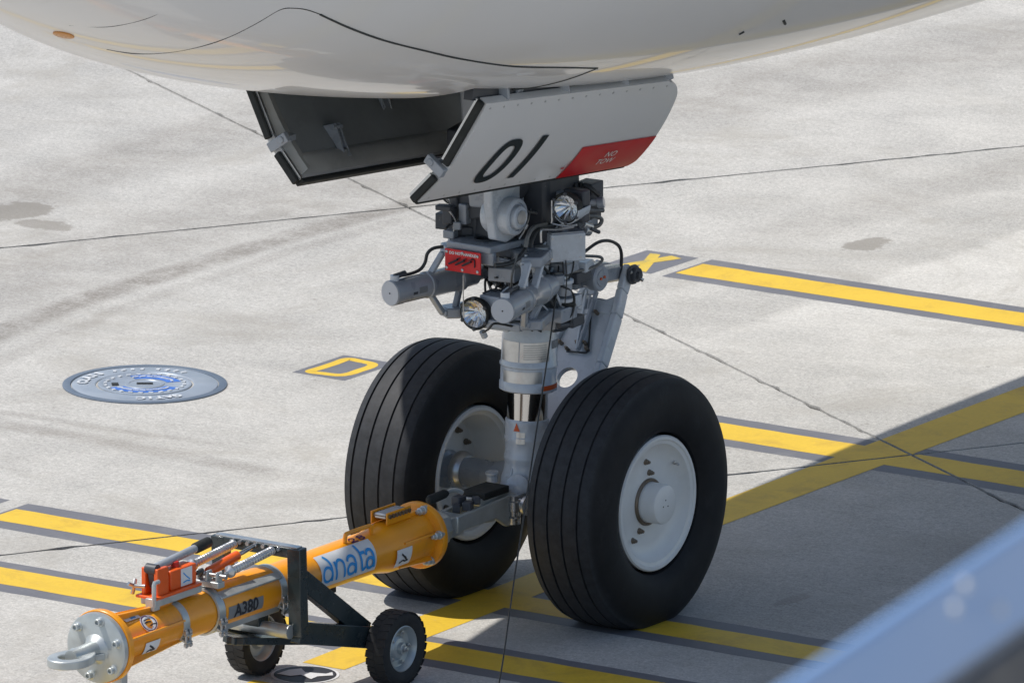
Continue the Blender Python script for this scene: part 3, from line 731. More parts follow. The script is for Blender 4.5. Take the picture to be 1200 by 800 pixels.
# --- wheels
TP = [(-.150,.345),(-.178,.352),(-.198,.375),(-.213,.420),(-.2175,.470),(-.212,.520),(-.198,.565),(-.182,.592)]
grooves = (-.148,-.082,-.014,.055,.118) 
half = []
def crown(x): return .6365 - .40*x*x - 26*max(0, abs(x)-.10)**3.0
def tyre_mesh():
    prof = list(TP)
    xs = []
    gx_ = [-.126,-.042,.042,.126]
    x = -.176
    pts = [(x, crown(x)-.003)]
    for g_ in gx_:
        pts += [(g_-.034, crown(g_-.034)), (g_-.0060, crown(g_)-.0004), (g_-.0040, crown(g_)-.010), (g_+.0040, crown(g_)-.010), (g_+.0060, crown(g_)-.0004)]
    pts += [(.174, crown(.174)-.001), (.176, crown(.176)-.003)]
    prof = TP + pts + [(-a, b) for a, b in reversed(TP)]
    mb = MB().lathe(prof, (0,0,0), (1,0,0), 120, caps=False)
    out = []
    for p in mb.v:
        z = p[2]; x_ = p[0]
        if z < -.45:
            k = min(1, max(0, (-.45-z)/.18)); x_ *= 1+.055*k
        out.append((x_, p[1], max(z, -.597)))
    mb.v = out
    return mb.mesh('tyre', 28)
def rim_mesh():
    # outer face (+x) dished round a hub, inner face (-x) dished round the axle
    prof = [(.155,.332),(.172,.335),(.180,.328),(.180,.314),(.173,.308),(.169,.292),(.160,.286),(.144,.272),(.128,.245),(.121,.205),(.119,.13),(.118,.112),(.118,0)]
    inner = [(-.155,.332),(-.172,.335),(-.180,.328),(-.180,.312),(-.170,.306),(-.160,.290),(-.10,.272),(-.03,.262),(.000,.25),(.004,.20),(.004,.10),(.004,0)]
    mb = MB().lathe(list(reversed(inner)) + prof, (0,0,0), (1,0,0), 72, caps=False)
    return mb.mesh('wheel', 30)
tyre_me, rim_me = tyre_mesh(), rim_mesh()
tyre_me.materials.append(MATS['tyre']); rim_me.materials.append(MATS['rim_white'])
cap_me = MB().lathe([(.105,.100),(.205,.0985),(.216,.094),(.220,.086),(.221,0)], (0,0,0), (1,0,0), 48).mesh('hub_cap'); cap_me.materials.append(MATS['rim_white'])
ring_me = MB().lathe([(.110,.118),(.124,.117),(.130,.112),(.130,.103),(.11,.103)], (0,0,0), (1,0,0), 48, caps=False).mesh('hub_ring'); ring_me.materials.append(MATS['bolt_brown'])
bolt_me = MB().lathe([(0,.016),(.010,.016),(.012,.012),(.022,.012),(.024,.008),(.032,.008)], (0,0,0), (1,0,0), 8).mesh('tie_bolt'); bolt_me.materials.append(MATS['bolt_brown'])
stem_me = MB().lathe([(0,.010),(.012,.010),(.014,.006),(.035,.006),(.037,.004)], (0,0,0), (1,-.3,-.2), 10).mesh('valve_stem'); stem_me.materials.append(MATS['steel'])
pit_me = MB().lathe([(.2212,.004),(.2218,.004),(.222,0)], (0,0,0), (1,0,0), 8).mesh('cap_screw'); pit_me.materials.append(MATS['seal'])
def wheel(x, flip, label):
    rz = math.pi if flip else 0
    w = bpy.data.objects.new('wheel', rim_me); COL.objects.link(w); attach(w, air); w.location = (x,0,.6); w.rotation_euler = (0,0,rz); w['label'] = label
    def child(nm, me, rx=0., off=(0,0,0)):
        o = bpy.data.objects.new(nm, me); COL.objects.link(o); o.parent = w; o.location = off; o.rotation_euler = (rx,0,0); return o
    child('tyre', tyre_me); child('hub_cap', cap_me); child('hub_ring', ring_me)
    for dy, dz in ((-.030,.206),(.004,.146),(-.082,-.129),(-.142,-.165)):
        child('tie_bolt', bolt_me, 0, (.116, dy, dz))
    for a in range(0, 360, 30):
        t_ = math.radians(a); o = child('tie_bolt', bolt_me, 0, (.002, math.cos(t_)*.2, math.sin(t_)*.2)); o.rotation_euler = (0, math.pi, 0)
    st_ = child('valve_stem', stem_me, 0, (.135, .20, .16))
    for a in (90, 200, 330):
        t_ = math.radians(a); child('cap_screw', pit_me, 0, (0, math.cos(t_)*.022, math.sin(t_)*.022))
wheel(.54, False, 'near wheel with white dished rim, in the shade'); wheel(-.54, True, 'far wheel, its tread partly sunlit')

# --- torque links behind the leg
ap = V(.0,.665,1.535)
lo = V(0,.055,.80); d = (ap-lo); Ld = d.length; du = d.normalized(); ux = V(1,0,0)
outl = [(-.17,-.02),(.17,-.02),(.185,.10),(.150,.45),(.118,.70),(.108,Ld-.06),(.092,Ld+.03),(.045,Ld+.045),(.03,Ld-.03),(.03,Ld-.12),(0,Ld-.17),(-.03,Ld-.12),(-.03,Ld-.03),(-.045,Ld+.045),(-.092,Ld+.03),(-.108,Ld-.06),(-.118,.70),(-.150,.45),(-.185,.10)]
nrm = ux.cross(du).normalized()
if nrm.y > 0: nrm = -nrm
def tl(a, b, o): return lo+ux*a+du*b+nrm*o
def link_plate():
    # a web with a round hole, framed by deep edge flanges
    K = 28; hc, hr = (.0,.35), .056
    hole = [(hc[0]+hr*math.cos(2*math.pi*i/K), hc[1]+hr*math.sin(2*math.pi*i/K)) for i in range(K)]
    quad = [(-.155,.0),(.155,.0),(.165,.10),(.135,.45),(.105,.72),(.10,Ld-.16),(-.10,Ld-.16),(-.105,.72),(-.135,.45),(-.165,.10)]
    # cast the hole rays outwards to the outline
    outer = []
    for i in range(K):
        a = 2*math.pi*i/K; dx, dy = math.cos(a), math.sin(a); best = 9
        for j in range(len(quad)):
            (x0,y0),(x1,y1) = quad[j], quad[(j+1) % len(quad)]; ex, ey = x1-x0, y1-y0; den = dx*ey-dy*ex
            if abs(den) < 1e-9: continue
            t_ = ((x0-hc[0])*ey-(y0-hc[1])*ex)/den; s_ = ((x0-hc[0])*dy-(y0-hc[1])*dx)/den
            if t_ > 0 and -1e-6 <= s_ <= 1+1e-6: best = min(best, t_)
        outer.append((hc[0]+dx*best, hc[1]+dy*best))
    mb = MB().ringplate(outer, hole, lo, ux, du, .03)
    return mb
lower_link = link_plate().build('lower_torque_link', 'gear_light', air)
for s_ in (-1, 1):
    mb = MB(); path = [(.175*s_,-.02),(.187*s_,.10),(.155*s_,.45),(.124*s_,.72),(.098*s_,Ld-.10),(.082*s_,Ld+.035)]
    for (a0,b0),(a1,b1) in zip(path[:-1], path[1:]): mb.bar(tl(a0,b0,0), tl(a1,b1,0), .075, .034, up=ux)
    mb.build('link_flange', 'gear_light', lower_link, bev=.008)
MB().prism([(-.10,Ld-.24),(.10,Ld-.24),(.095,Ld-.13),(.04,Ld-.165),(-.04,Ld-.165),(-.095,Ld-.13)], lo, ux, du, .05).build('link_web', 'gear_light', lower_link, bev=.01)
MB().cyl(ap+V(-.14,0,0), ap+V(.15,0,0), .036).build('apex_pin', 'gear_dark', lower_link)
MB().lathe([(0,.050),(.012,.050),(.014,.036),(.03,.034),(.034,.02),(.05,.018)], ap+V(.115,0,0), (1,0,0), 10).build('apex_nut', 'gear_dark', lower_link)
MB().cyl(ap+V(.125,-.035,.02), ap+V(.155,.03,-.03), .010).build('split_pin', 'steel', lower_link)
ul = MB()
for s_ in (-1, 1):
    ul.bar(ap+V(.03*s_,0,0), V(.10*s_,.20,1.60), .055, .085)
ul.bar(V(-.13,.20,1.60), V(.13,.20,1.60), .09, .10)
upper_link = ul.build('upper_torque_link', 'gear_grey', air, bev=.014)
tq = V((0.200, 0.233, 1.612))
MB().lathe([(0,.058),(.20,.058),(.215,.066),(.26,.066),(.266,.060),(.266,.042),(.270,.040),(.270,0)], tq+V(-.24,0,0), (1,0,0), 32).build('link_bearing', 'gear_grey', upper_link)
for dy, dz in ((-.015,0),(.015,.004)): MB().cyl(tq+V(.028,dy,dz), tq+V(.036,dy,dz), .007, n=8).build('bearing_bolt', 'orange_mark', upper_link)
# slim perforated brace on the link
bq = [V((-0.061, 0.532, 1.453)), V((0.016, 0.328, 1.206)), V((-0.009, 0.537, 1.459)), V((0.023, 0.331, 1.211))]
MB().bar(bq[0], bq[1], .012, .030, up=nrm).build('brace_rail', 'gear_light', lower_link, bev=.003)
MB().bar(bq[2], bq[3], .012, .030, up=nrm).build('brace_rail', 'gear_grey', lower_link, bev=.003)
for q in (.02,.36,.46,.72): MB().bar(bq[0].lerp(bq[1], q), bq[2].lerp(bq[3], q), .028, .016, up=nrm).build('brace_web', 'gear_light', lower_link, bev=.002)
for p_ in ((-0.010, 0.372, 1.228), (0.033, 0.376, 1.233), (-0.053, 0.346, 1.198), (0.056, 0.357, 1.210), (0.024, 0.486, 1.365), (-0.107, 0.366, 1.221)): MB().lathe([(-.02,.010),(.012,.010),(.015,.006),(.025,.006)], p_, nrm, 8).build('link_bolt', 'bolt_brown', lower_link)
MB().tube([(-0.027, 0.524, 1.411), (0.008, 0.457, 1.330), (0.041, 0.398, 1.260), (0.061, 0.360, 1.214), (0.059, 0.345, 1.196), (0.006, 0.341, 1.192), (-0.053, 0.339, 1.188)], .0048, 6).build('link_wire', 'hose', lower_link)

# --- steering actuators either side
for s_ in (-1, 1):
    f_ = V(.33*s_,-.768,1.654); ax_ = V(-.19*s_,.98,.012).normalized()
    cy = MB().lathe([(0,.058),(.003,.0625),(.06,.0625),(.062,.0605),(.065,.0605),(.235,.0605),(.238,.066),(.262,.066),(.266,.0635),(.44,.0635),(.445,.068),(.47,.068),(.475,.058),(.56,.055),(.575,.04),(.66,.036)], f_, ax_, 40).build('steering_actuator', 'gear_grey', air)
    MB().lathe([(-.002,.059),(-.001,.0),], f_, ax_, 40, caps=True).build('end_cap', 'cap_grey', cy)
    MB().cyl(f_-ax_*.004, f_-ax_*.001, .004, n=8).build('cap_pip', 'seal', cy)
    MB().cyl(f_+ax_*.03+V(0,0,.045), f_+ax_*.03+V(0,0,.085), .022).build('hydraulic_port', 'gear_light', cy)
    MB().cyl(f_+ax_*.03+V(0,0,.078), f_+ax_*.10+V(.0,0,.083), .014).build('hose_fitting', 'gear_dark', cy)
    for k_, (p0, l0, h0, hh) in enumerate(((.14,.055,-.006,.032),(.10,.030,.012,.014))):
        # name plates wrapped on the side
        x_, y_, z_ = frame(ax_); vs = []
        for i in range(6):
            a = -.15+hh/.061*i/5*1.0+h0/.061
            side = V(.83,-.15,0)
            u_ = (side-ax_*side.dot(ax_)).normalized(); w_ = ax_.cross(u_)
            if w_.z > 0: w_ = -w_
            for tt in (p0, p0+l0): vs.append(f_+ax_*tt+(u_*math.cos(a)+w_*math.sin(a))*.0612)
        MB().add(vs, [(2*i, 2*i+1, 2*i+3, 2*i+2) for i in range(5)]).build('name_plate', 'label_grey' if k_ == 0 else 'gear_dark', cy)
    # trunnion lugs above and below: open triangular frames
    for up in (-1, 1):
        b0 = f_+ax_*.27; mb = MB()
        pts_a = [b0+V(0,0,.05*up), b0+ax_*.05+V(-.03*s_,0,.150*up), b0+ax_*.13+V(-.03*s_,0,.150*up), b0+ax_*.20+V(0,0,.05*up)]
        for q0, q1 in zip(pts_a[:-1], pts_a[1:]): mb.bar(q0, q1, .024, .030, up=(1,0,0))
        mb.bar(pts_a[1], pts_a[2]+ax_*.05, .045, .03)
        mb.build('trunnion_lug', 'gear_light' if up == 1 else 'gear_grey', cy, bev=.005)
    MB().lathe([(0,.030),(.02,.034),(.08,.034),(.10,.028),(.13,.02)], f_+ax_*.66, ax_, 20).build('actuator_rod', 'steel', cy)

# yoke plates the actuators hang from
yk = MB()
for z_ in (1.505, 1.815):
    yk.prism([(-.30,-.30),(-.22,-.36),(-.06,-.22),(.06,-.22),(.22,-.36),(.30,-.30),(.20,-.02),(.13,.12),(-.13,.12),(-.20,-.02)], (0,-.09,z_), (1,0,0), (0,1,0), .05)
yoke = yk.build('actuator_yoke', 'gear_grey', air, bev=.008)
MB().lathe([(0,.19),(.03,.195),(.06,.195),(.09,.18),(.12,.18)], AX(1.60), UPA, 40).build('steering_collar', 'gear_dark', air, bev=.003)
MB().lathe([(0,.175),(.03,.182),(.05,.182),(.06,.17)], AX(1.455), UPA, 40).build('collar_ring', 'gear_light', air)
# horizontal tray with the round hole, forward of the leg
tray = MB().prism([(-.20,-.30),(.06,-.30),(.10,-.02),(-.18,-.02)], (0,-.18,1.86), (1,0,0), (0,1,0), .035).build('tray', 'gear_grey', air, bev=.006)
MB().lathe([(0,.05),(.008,.05),(.008,.042),(0,.042)], (-.06,-.36,1.879), (0,0,1), 28, caps=False).build('tray_rim', 'gear_dark', tray)
MB().cyl((-.06,-.36,1.8778), (-.06,-.36,1.880), .042).build('tray_opening', 'seal', tray)
MB().box((-.05,-.455,1.815), (.24,.03,.065)).build('tray_lip', 'gear_grey', tray, bev=.006)

# red plate
c0_, c1_, c2_ = V((-0.192, -0.500, 1.845)), V((0.019, -0.500, 1.850)), V((-0.193, -0.500, 1.735))
pw, ph = (c1_-c0_).length, (c2_-c0_).length
pc = (c1_+c2_)/2; pc.y = -.5
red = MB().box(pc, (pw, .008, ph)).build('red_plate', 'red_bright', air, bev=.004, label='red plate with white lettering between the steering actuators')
text_mb('DO NOT HANDLE', .0190, lambda a, b: (pc.x+a, -.5052, pc.z+ph*.33+b), bold=.0009).build('lettering', 'white', red, smooth=0)
for x_, z_ in ((-.44,.36),(0,.38),(.42,.33),(-.44,-.36),(0,-.38),(.42,-.36)):
    MB().lathe([(0,.0075),(.004,.0075),(.006,.004)], (pc.x+x_*pw, -.504, pc.z+z_*ph), (0,-1,0), 10).build('plate_screw', 'steel', red)
for k_ in range(3):
    MB().bar((pc.x-.075+k_*.040, -.512, pc.z-.018), (pc.x-.020+k_*.040, -.520, pc.z+.010), .012, .008).build('switch_lever', 'ink', red)
    MB().bar((pc.x-.03+k_*.035, -.5085, pc.z+.012), (pc.x-.012+k_*.035, -.5085, pc.z+.018), .006, .004).build('switch_mark', 'ink', red)
MB().tube([(pc.x+.055,-.507,pc.z+.022),(pc.x+.072,-.507,pc.z+.015),(pc.x+.072,-.507,pc.z-.02)], .003, 6).build('switch_mark', 'ink', red)
MB().bar((pc.x-.02,-.49,pc.z-.02), (pc.x+.01,-.18,1.80), .05, .05).build('plate_arm', 'gear_grey', red, bev=.005)
MB().tube([(-0.092, -0.490, 1.724), (-0.093, -0.490, 1.627), (-0.104, -0.470, 1.507)], .0035, 6, 0).build('stay_rod', 'steel', red)

# --- lights
def lamp(c, r, nm, housing_box, label):
    c = V(c); ax_ = V(.02,-.98,-.06).normalized()
    root = MB().lathe([(-.09,.35*r),(-.075,.75*r),(-.02,1.16*r),(.002,1.18*r),(.006,1.10*r),(.004,.99*r),(-.004,.985*r)], c, ax_, 40, caps=False).build('landing_light', 'seal', air, label=label)
    mb = MB(); x_, y_, z_ = frame(ax_)
    # faceted conical reflector behind a flat glass pane
    N_, K_ = 28, 3; vs = [c-ax_*.040]
    for k in range(1, K_+1):
        q = k/K_
        for i in range(N_):
            a = 2*math.pi*i/N_; vs.append(c+ax_*(-.040+.042*q**1.6+(.0045 if i % 2 else -.002)*q*(1.25-q))+(x_*math.cos(a)+y_*math.sin(a))*r*.975*q)
    fs = [(0, 1+i, 1+(i+1) % N_) for i in range(N_)]
    for k in range(K_-1):
        for i in range(N_): fs.append((1+k*N_+i, 1+(k+1)*N_+i, 1+(k+1)*N_+(i+1) % N_, 1+k*N_+(i+1) % N_))
    mb.add(vs, fs).build('reflector', 'lens_glass', root, smooth=0)
    MB().lathe([(.006,.98*r),(.009,.975*r),(.010,0)], c, ax_, 40).build('lens', 'pane', root)
    for a in range(30, 390, 60):
        t_ = math.radians(a); p_ = c+(x_*math.cos(t_)+y_*math.sin(t_))*r*1.09+ax_*.004
        MB().lathe([(0,.010),(.008,.010),(.010,.005)], p_, ax_, 8).build('lens_clip', 'gear_dark', root)
    return root
l1 = lamp((-0.062, -0.440, 1.526), .070, 'lower', True, 'lower round landing light between the steering actuators')
lc = V((-0.062, -0.440, 1.526))
MB().box(lc+V(.075,.105,.0), (.17,.10,.165)).build('lamp_box', 'gear_light', l1, bev=.006)
MB().bar(lc+V(.05,.12,.04), V(.0,-.12,1.60), .06, .08).build('lamp_arm', 'gear_grey', l1, bev=.008)
MB().cyl(lc+V(.04,.01,-.085), lc+V(.04,.03,-.115), .016).build('lamp_adjuster', 'gear_light', l1)
l2 = lamp((0.339, -0.240, 2.063), .066, 'upper', False, 'upper round landing light under the near door')
lc2 = V((0.339, -0.240, 2.063))
MB().lathe([(-.10,.076),(.01,.078),(.012,.074),(-.10,.072)], lc2, V(.02,-.98,-.06), 32, caps=False, a0=math.radians(180), a1=math.radians(360)).build('lamp_hood', 'gear_light', l2)
MB().tube([lc2+V(-.080,-.005,.03), lc2+V(-.080,-.005,-.07), lc2+V(-.075,-.005,-.085), lc2+V(.0,.0,-.088), lc2+V(.05,.02,-.08)], .0055, 8, 2).build('lamp_bracket', 'steel', l2)
MB().box(lc2+V(0,.09,0), (.12,.06,.16)).build('lamp_back', 'gear_dark', l2, bev=.01)
MB().bar(lc2+V(-.02,.10,.0), (.10,-.04,2.08), .05, .06).build('lamp_arm', 'gear_grey', l2, bev=.006)
# matching upper light on the far side, mostly hidden by the leg
l3 = lamp((-lc2.x, lc2.y, lc2.z), .059, 'upper', False, 'upper round landing light on the far side of the leg')
MB().bar((-lc2.x,lc2.y+.08,lc2.z), (-.10,-.04,2.08), .05, .06).build('lamp_arm', 'gear_grey', l3, bev=.006)

# --- cross drum and upper structure
dr = V((0.120, -0.355, 2.014))
drum = MB().lathe([(-.15,.085),(-.13,.098),(-.09,.098),(-.085,.110),(-.055,.110),(-.052,.090),(.006,.092),(.012,.086),(.014,.070),(.004,.068),(.004,.060),(.030,.058),(.036,.050),(.034,.038),(.036,0)], dr, (1,0,0), 48).build('cross_drum', 'gear_light', air)
MB().lathe([(.035,.034),(.040,.034),(.041,0)], dr, (1,0,0), 28).build('drum_plug', 'plate_metal', drum)
pk = [(-.13,.06),(-.13,.34),(.0,.36),(.15,.36),(.15,-.02),(.10,-.115),(0,-.135),(-.09,-.105)]
MB().prism(pk, dr+V(-.075,0,0), (0,1,0), (0,0,1), .05).build('cheek_plate', 'gear_light', drum, bev=.008)
MB().prism(pk, dr+V(-.36,.10,.05), (0,1,0), (0,0,1), .05).build('cheek_plate', 'gear_dark', drum, bev=.008)
MB().bar(dr+V(-.2,.05,.1), AX(2.35)+V(0,0,0), .26, .22).build('drum_beam', 'gear_dark', drum, bev=.02)
MB().bar(dr+V(-.2,.02,-.06), AX(1.92), .20, .16).build('drum_beam', 'gear_dark', drum, bev=.02)
# forward drag strut going up into the bay
MB().bar(dr+V(-.17,-.02,.04), (-.02,-.62,3.5), .12, .10).build('drag_strut', 'gear_grey', air, bev=.015)
# swept wedge on the far side
wd = V((-0.246, -0.420, 2.013))
MB().prism([(-.03,.02),(.10,.055),(.24,.055),(.24,-.05),(.12,-.08),(.04,-.02)], wd+V(-.02,.12,.03), (1,0,0), (0,0,1), .10).build('fairing_wedge', 'gear_dark', air, bev=.008)
MB().prism([(.0,.10),(.20,.10),(.20,-.16),(.06,-.18),(.04,-.04)], wd+V(.03,.18,-.02), (1,0,0), (0,0,1), .08).build('side_bracket', 'gear_grey', air, bev=.008)
# spring behind the door
sp = []; s0 = V((0.100, -0.114, 2.102)); 
for i in range(8*10): a = 2*math.pi*i/10; sp.append(s0+V(.026*math.cos(a), .026*math.sin(a), .10-.0021*i))
MB().tube(sp, .0055, 6, 0).build('lock_spring', 'gear_dark', air)
MB().tube([(0.130, -0.275, 2.026), (0.130, -0.209, 2.009), (0.130, -0.150, 1.990)], .007, 8).build('lock_pin', 'steel', air)
MB().cyl((0.130, -0.154, 2.016), (0.130, -0.154, 1.982), .012).build('lock_pin', 'gear_light', air)
MB().box(AX(2.06)+V(.02,-.02,.0), (.34,.30,.50)).build('shaded_upper_body', 'gear_dark', air, bev=.03)  # coloured dark to paint in the shadow behind and below the drum
# electrical box, sensor drum, valve blocks
bx = V((0.260, -0.077, 1.840)); rb = Matrix.Rotation(math.radians(-36.5), 3, 'Z')
ebox = MB().box(bx+V(-.06,.0,0), (.20,.18,.138), rb).build('electrical_box', 'gear_light', air, bev=.005)
MB().box(bx+V(-.06,.0,.073), (.19,.17,.008), rb).build('box_lid', 'gear_grey', ebox, bev=.002)
for dx in (-.09,.07):
    for dz in (-.05,.05): MB().cyl(bx+V(-.06,0,0)+rb @ V(.0995,dx*.9,dz), bx+V(-.06,0,0)+rb @ V(.104,dx*.9,dz), .005, n=8).build('box_screw', 'steel', ebox)
sd = V((0.170, -0.194, 1.808))
MB().lathe([(-.05,.036),(-.04,.042),(-.01,.042),(0,.038),(.03,.040),(.036,.040),(.04,.032),(.046,0)], sd, (0,0,1), 28).build('steering_sensor', 'plate_metal', air)
MB().cyl(sd+V(-.075,-.02,-.005), sd+V(-.03,-.01,-.005), .020).build('sensor_plug', 'gear_grey', air)
vs_ = random.Random(11)
def valve(px_, s3, m, yaw=0.): 
    MB().box(px_, s3, Matrix.Rotation(yaw, 3, 'Z')).build('valve_block', m, air, bev=.006)
valve((0.200, -0.047, 1.721), (.10,.12,.05), 'gear_grey', .1); valve((0.220, 0.085, 1.703), (.07,.10,.05), 'gear_light', .2)
valve((0.160, 0.056, 1.654), (.16,.14,.06), 'gear_dark', .1); MB().bar((0.040, -0.391, 1.795), (0.120, -0.209, 1.737), .035, .030).build('cross_link', 'gear_light', air, bev=.004); MB().cyl((-0.050, -0.326, 1.720), (0.100, -0.136, 1.661), .034).build('return_pipe', 'gear_dark', air)
for a_, b_ in (((0.270, -0.464, 1.822), (0.300, -0.566, 1.722)), ((0.260, -0.340, 1.801), (0.300, -0.457, 1.702))): MB().bar(a_, b_, .022, .036, up=(1,0,0)).build('feedback_strut', 'gear_light', air, bev=.005)
valve((0.100, -0.282, 1.744), (.10,.06,.03), 'gear_dark', 0.); valve((0.060, -0.355, 1.727), (.14,.10,.07), 'gear_grey', .2)
valve((0.200, -0.098, 1.501), (.12,.16,.07), 'gear_grey', .1); valve((0.200, -0.018, 1.545), (.10,.10,.06), 'gear_light', .1); valve((0.120, -0.091, 1.438), (.18,.10,.05), 'gear_grey', 0.)
valve((0.100, -0.355, 1.486), (.20,.16,.04), 'gear_grey', .0); valve((0.180, 0.027, 1.436), (.10,.12,.05), 'gear_dark', .1)
valve((-0.300, -0.285, 1.930), (.14,.10,.08), 'gear_dark', .2); valve((-0.260, -0.270, 1.873), (.10,.10,.08), 'gear_light', .2); valve((-0.220, -0.182, 1.879), (.10,.10,.10), 'gear_dark', .2); valve((-0.300, -0.256, 1.967), (.10,.08,.06), 'gear_dark', 0.)
valve((0.240, 0.099, 1.996), (.07,.12,.14), 'gear_dark', .0); valve((0.240, 0.070, 1.916), (.09,.10,.06), 'gear_grey', .1); valve((0.220, 0.129, 2.064), (.10,.12,.10), 'gear_dark', .1)
for k_, (p0, p1, r_, m_) in enumerate((
    ((0.260, 0.070, 2.021), (0.320, 0.099, 2.029), .018, 'gear_light'), ((0.300, 0.085, 2.023), (0.330, 0.099, 2.029), .028, 'gear_grey'),
    ((0.280, -0.018, 1.934), (0.280, 0.055, 1.907), .022, 'steel'), ((0.300, 0.026, 1.907), (0.300, 0.100, 1.876), .010, 'gear_dark'), ((0.280, -0.003, 1.901), (0.280, 0.041, 1.889), .024, 'steel'),
    ((0.220, -0.150, 1.701), (0.220, -0.150, 1.654), .040, 'gear_grey'), ((0.220, -0.091, 1.655), (0.220, -0.091, 1.592), .045, 'gear_grey'), ((0.220, -0.091, 1.668), (0.220, -0.091, 1.651), .052, 'gear_light'),
    ((0.240, -0.106, 1.580), (0.240, -0.106, 1.563), .040, 'gear_light'), ((0.250, -0.135, 1.562), (0.250, -0.047, 1.536), .016, 'seal'), ((0.240, -0.157, 1.450), (0.240, -0.061, 1.440), .014, 'gear_dark'),
    ((-0.220, -0.328, 1.931), (-0.220, -0.219, 1.911), .030, 'steel'), ((-0.200, -0.240, 1.918), (-0.200, -0.197, 1.935), .016, 'gear_light'), ((-0.100, -0.297, 1.937), (-0.100, -0.298, 1.886), .018, 'hose'),
    ((-0.220, -0.269, 2.035), (-0.220, -0.255, 1.892), .030, 'gear_light'), ((-0.200, -0.255, 2.022), (-0.200, -0.284, 1.977), .012, 'plate_metal'), ((0.200, -0.413, 1.841), (0.200, -0.340, 1.814), .016, 'steel'), ((0.080, -0.413, 1.787), (0.080, -0.326, 1.762), .014, 'gear_light'),
    ((-0.300, -0.307, 1.917), (-0.300, -0.270, 1.911), .022, 'gear_light'), ((-0.200, -0.393, 1.849), (-0.200, -0.320, 1.827), .018, 'orange_mark'))):
    MB().cyl(p0, p1, r_, n=16).build('hydraulic_fitting', m_, air, bev=.002)
# hoses and pipes
HO = [
 (((-0.320, -0.740, 1.734), (-0.320, -0.618, 1.723), (-0.310, -0.546, 1.732), (-0.300, -0.517, 1.762), (-0.280, -0.524, 1.812), (-0.260, -0.502, 1.836), (-0.220, -0.473, 1.844)), .0085, 'hose'),
 (((0.260, 0.026, 1.783), (0.300, 0.085, 1.826), (0.300, 0.181, 1.818), (0.280, 0.292, 1.774), (0.260, 0.352, 1.721), (0.220, 0.411, 1.641)), .0085, 'hose'),
 (((0.240, 0.056, 1.758), (0.280, 0.137, 1.743), (0.280, 0.152, 1.719), (0.260, 0.108, 1.695), (0.240, -0.010, 1.694), (0.220, -0.165, 1.708)), .0075, 'braid'),
 (((0.200, -0.209, 1.963), (0.200, -0.311, 1.965), (0.200, -0.362, 1.933), (0.200, -0.384, 1.878)), .011, 'braid'),
 (((0.200, -0.150, 1.944), (0.200, -0.267, 1.949), (0.200, -0.318, 1.916), (0.200, -0.340, 1.869)), .010, 'hose'),
 (((0.200, -0.384, 1.869), (0.200, -0.442, 1.838), (0.180, -0.500, 1.817), (0.150, -0.572, 1.818)), .012, 'hose'),
 (((0.240, -0.311, 1.894), (0.240, -0.311, 1.949), (0.240, -0.289, 1.954), (0.260, -0.187, 1.939), (0.280, -0.092, 1.935)), .006, 'steel'),
 (((0.200, -0.456, 1.862), (0.200, -0.478, 1.811), (0.200, -0.500, 1.764), (0.180, -0.485, 1.691), (0.200, -0.573, 1.685)), .0055, 'braid'),
 (((0.220, -0.355, 1.820), (0.240, -0.427, 1.785), (0.260, -0.486, 1.727), (0.280, -0.587, 1.720), (0.300, -0.689, 1.721)), .008, 'braid'),
 (((0.320, -0.732, 1.727), (0.300, -0.645, 1.729), (0.280, -0.529, 1.726)), .008, 'hose'),
 (((0.240, 0.055, 2.114), (0.280, 0.070, 2.091), (0.300, 0.099, 2.059)), .012, 'hose'),
 (((0.280, -0.033, 2.009), (0.300, 0.048, 1.994), (0.320, 0.107, 1.986)), .012, 'braid'),
 (((0.280, 0.011, 1.971), (0.300, 0.063, 1.962), (0.310, 0.107, 1.940), (0.300, 0.100, 1.910), (0.280, 0.055, 1.903)), .010, 'braid'),
 (((0.220, 0.062, 2.123), (0.240, 0.040, 2.036), (0.260, 0.004, 1.931)), .008, 'hose'), (((0.200, 0.047, 2.115), (0.220, 0.033, 2.048), (0.240, -0.004, 1.947)), .010, 'hose'),
 (((0.160, -0.442, 1.494), (0.140, -0.558, 1.527), (0.100, -0.558, 1.492), (0.060, -0.544, 1.471)), .006, 'hose'),
 (((0.200, -0.515, 1.531), (0.200, -0.427, 1.518), (0.220, -0.369, 1.488), (0.220, -0.281, 1.446)), .006, 'hose'),
 (((0.220, -0.179, 1.426), (0.240, -0.120, 1.426), (0.250, -0.076, 1.448), (0.250, -0.054, 1.516)), .007, 'hose'),
 (((0.050, -0.428, 1.718), (0.060, -0.384, 1.707), (0.100, -0.384, 1.687), (0.150, -0.442, 1.666)), .0055, 'braid'),
 (((-0.100, -0.312, 1.770), (-0.050, -0.246, 1.718), (0.020, -0.195, 1.700), (0.100, -0.136, 1.682)), .010, 'hose'), (((-0.100, -0.312, 1.732), (-0.050, -0.246, 1.688), (0.020, -0.224, 1.688)), .008, 'hose'),
 (((-0.100, -0.312, 1.592), (-0.050, -0.283, 1.614), (0.000, -0.282, 1.608)), .010, 'hose'),
 (((-0.200, -0.357, 1.842), (-0.200, -0.298, 1.873), (-0.200, -0.240, 1.918)), .009, 'hose'), (((-0.250, -0.357, 1.831), (-0.280, -0.328, 1.890), (-0.280, -0.285, 1.941)), .008, 'hose'), (((-0.250, -0.313, 1.993), (-0.220, -0.306, 1.944), (-0.200, -0.269, 1.889), (-0.150, -0.247, 1.870)), .010, 'hose'),
 (((0.250, -0.150, 1.649), (0.260, -0.091, 1.618), (0.260, -0.054, 1.569), (0.260, -0.069, 1.503), (0.250, -0.106, 1.471)), .006, 'hose'),
 (((0.280, -0.157, 1.782), (0.280, -0.150, 1.674), (0.280, -0.164, 1.567)), .003, 'hose'),
]
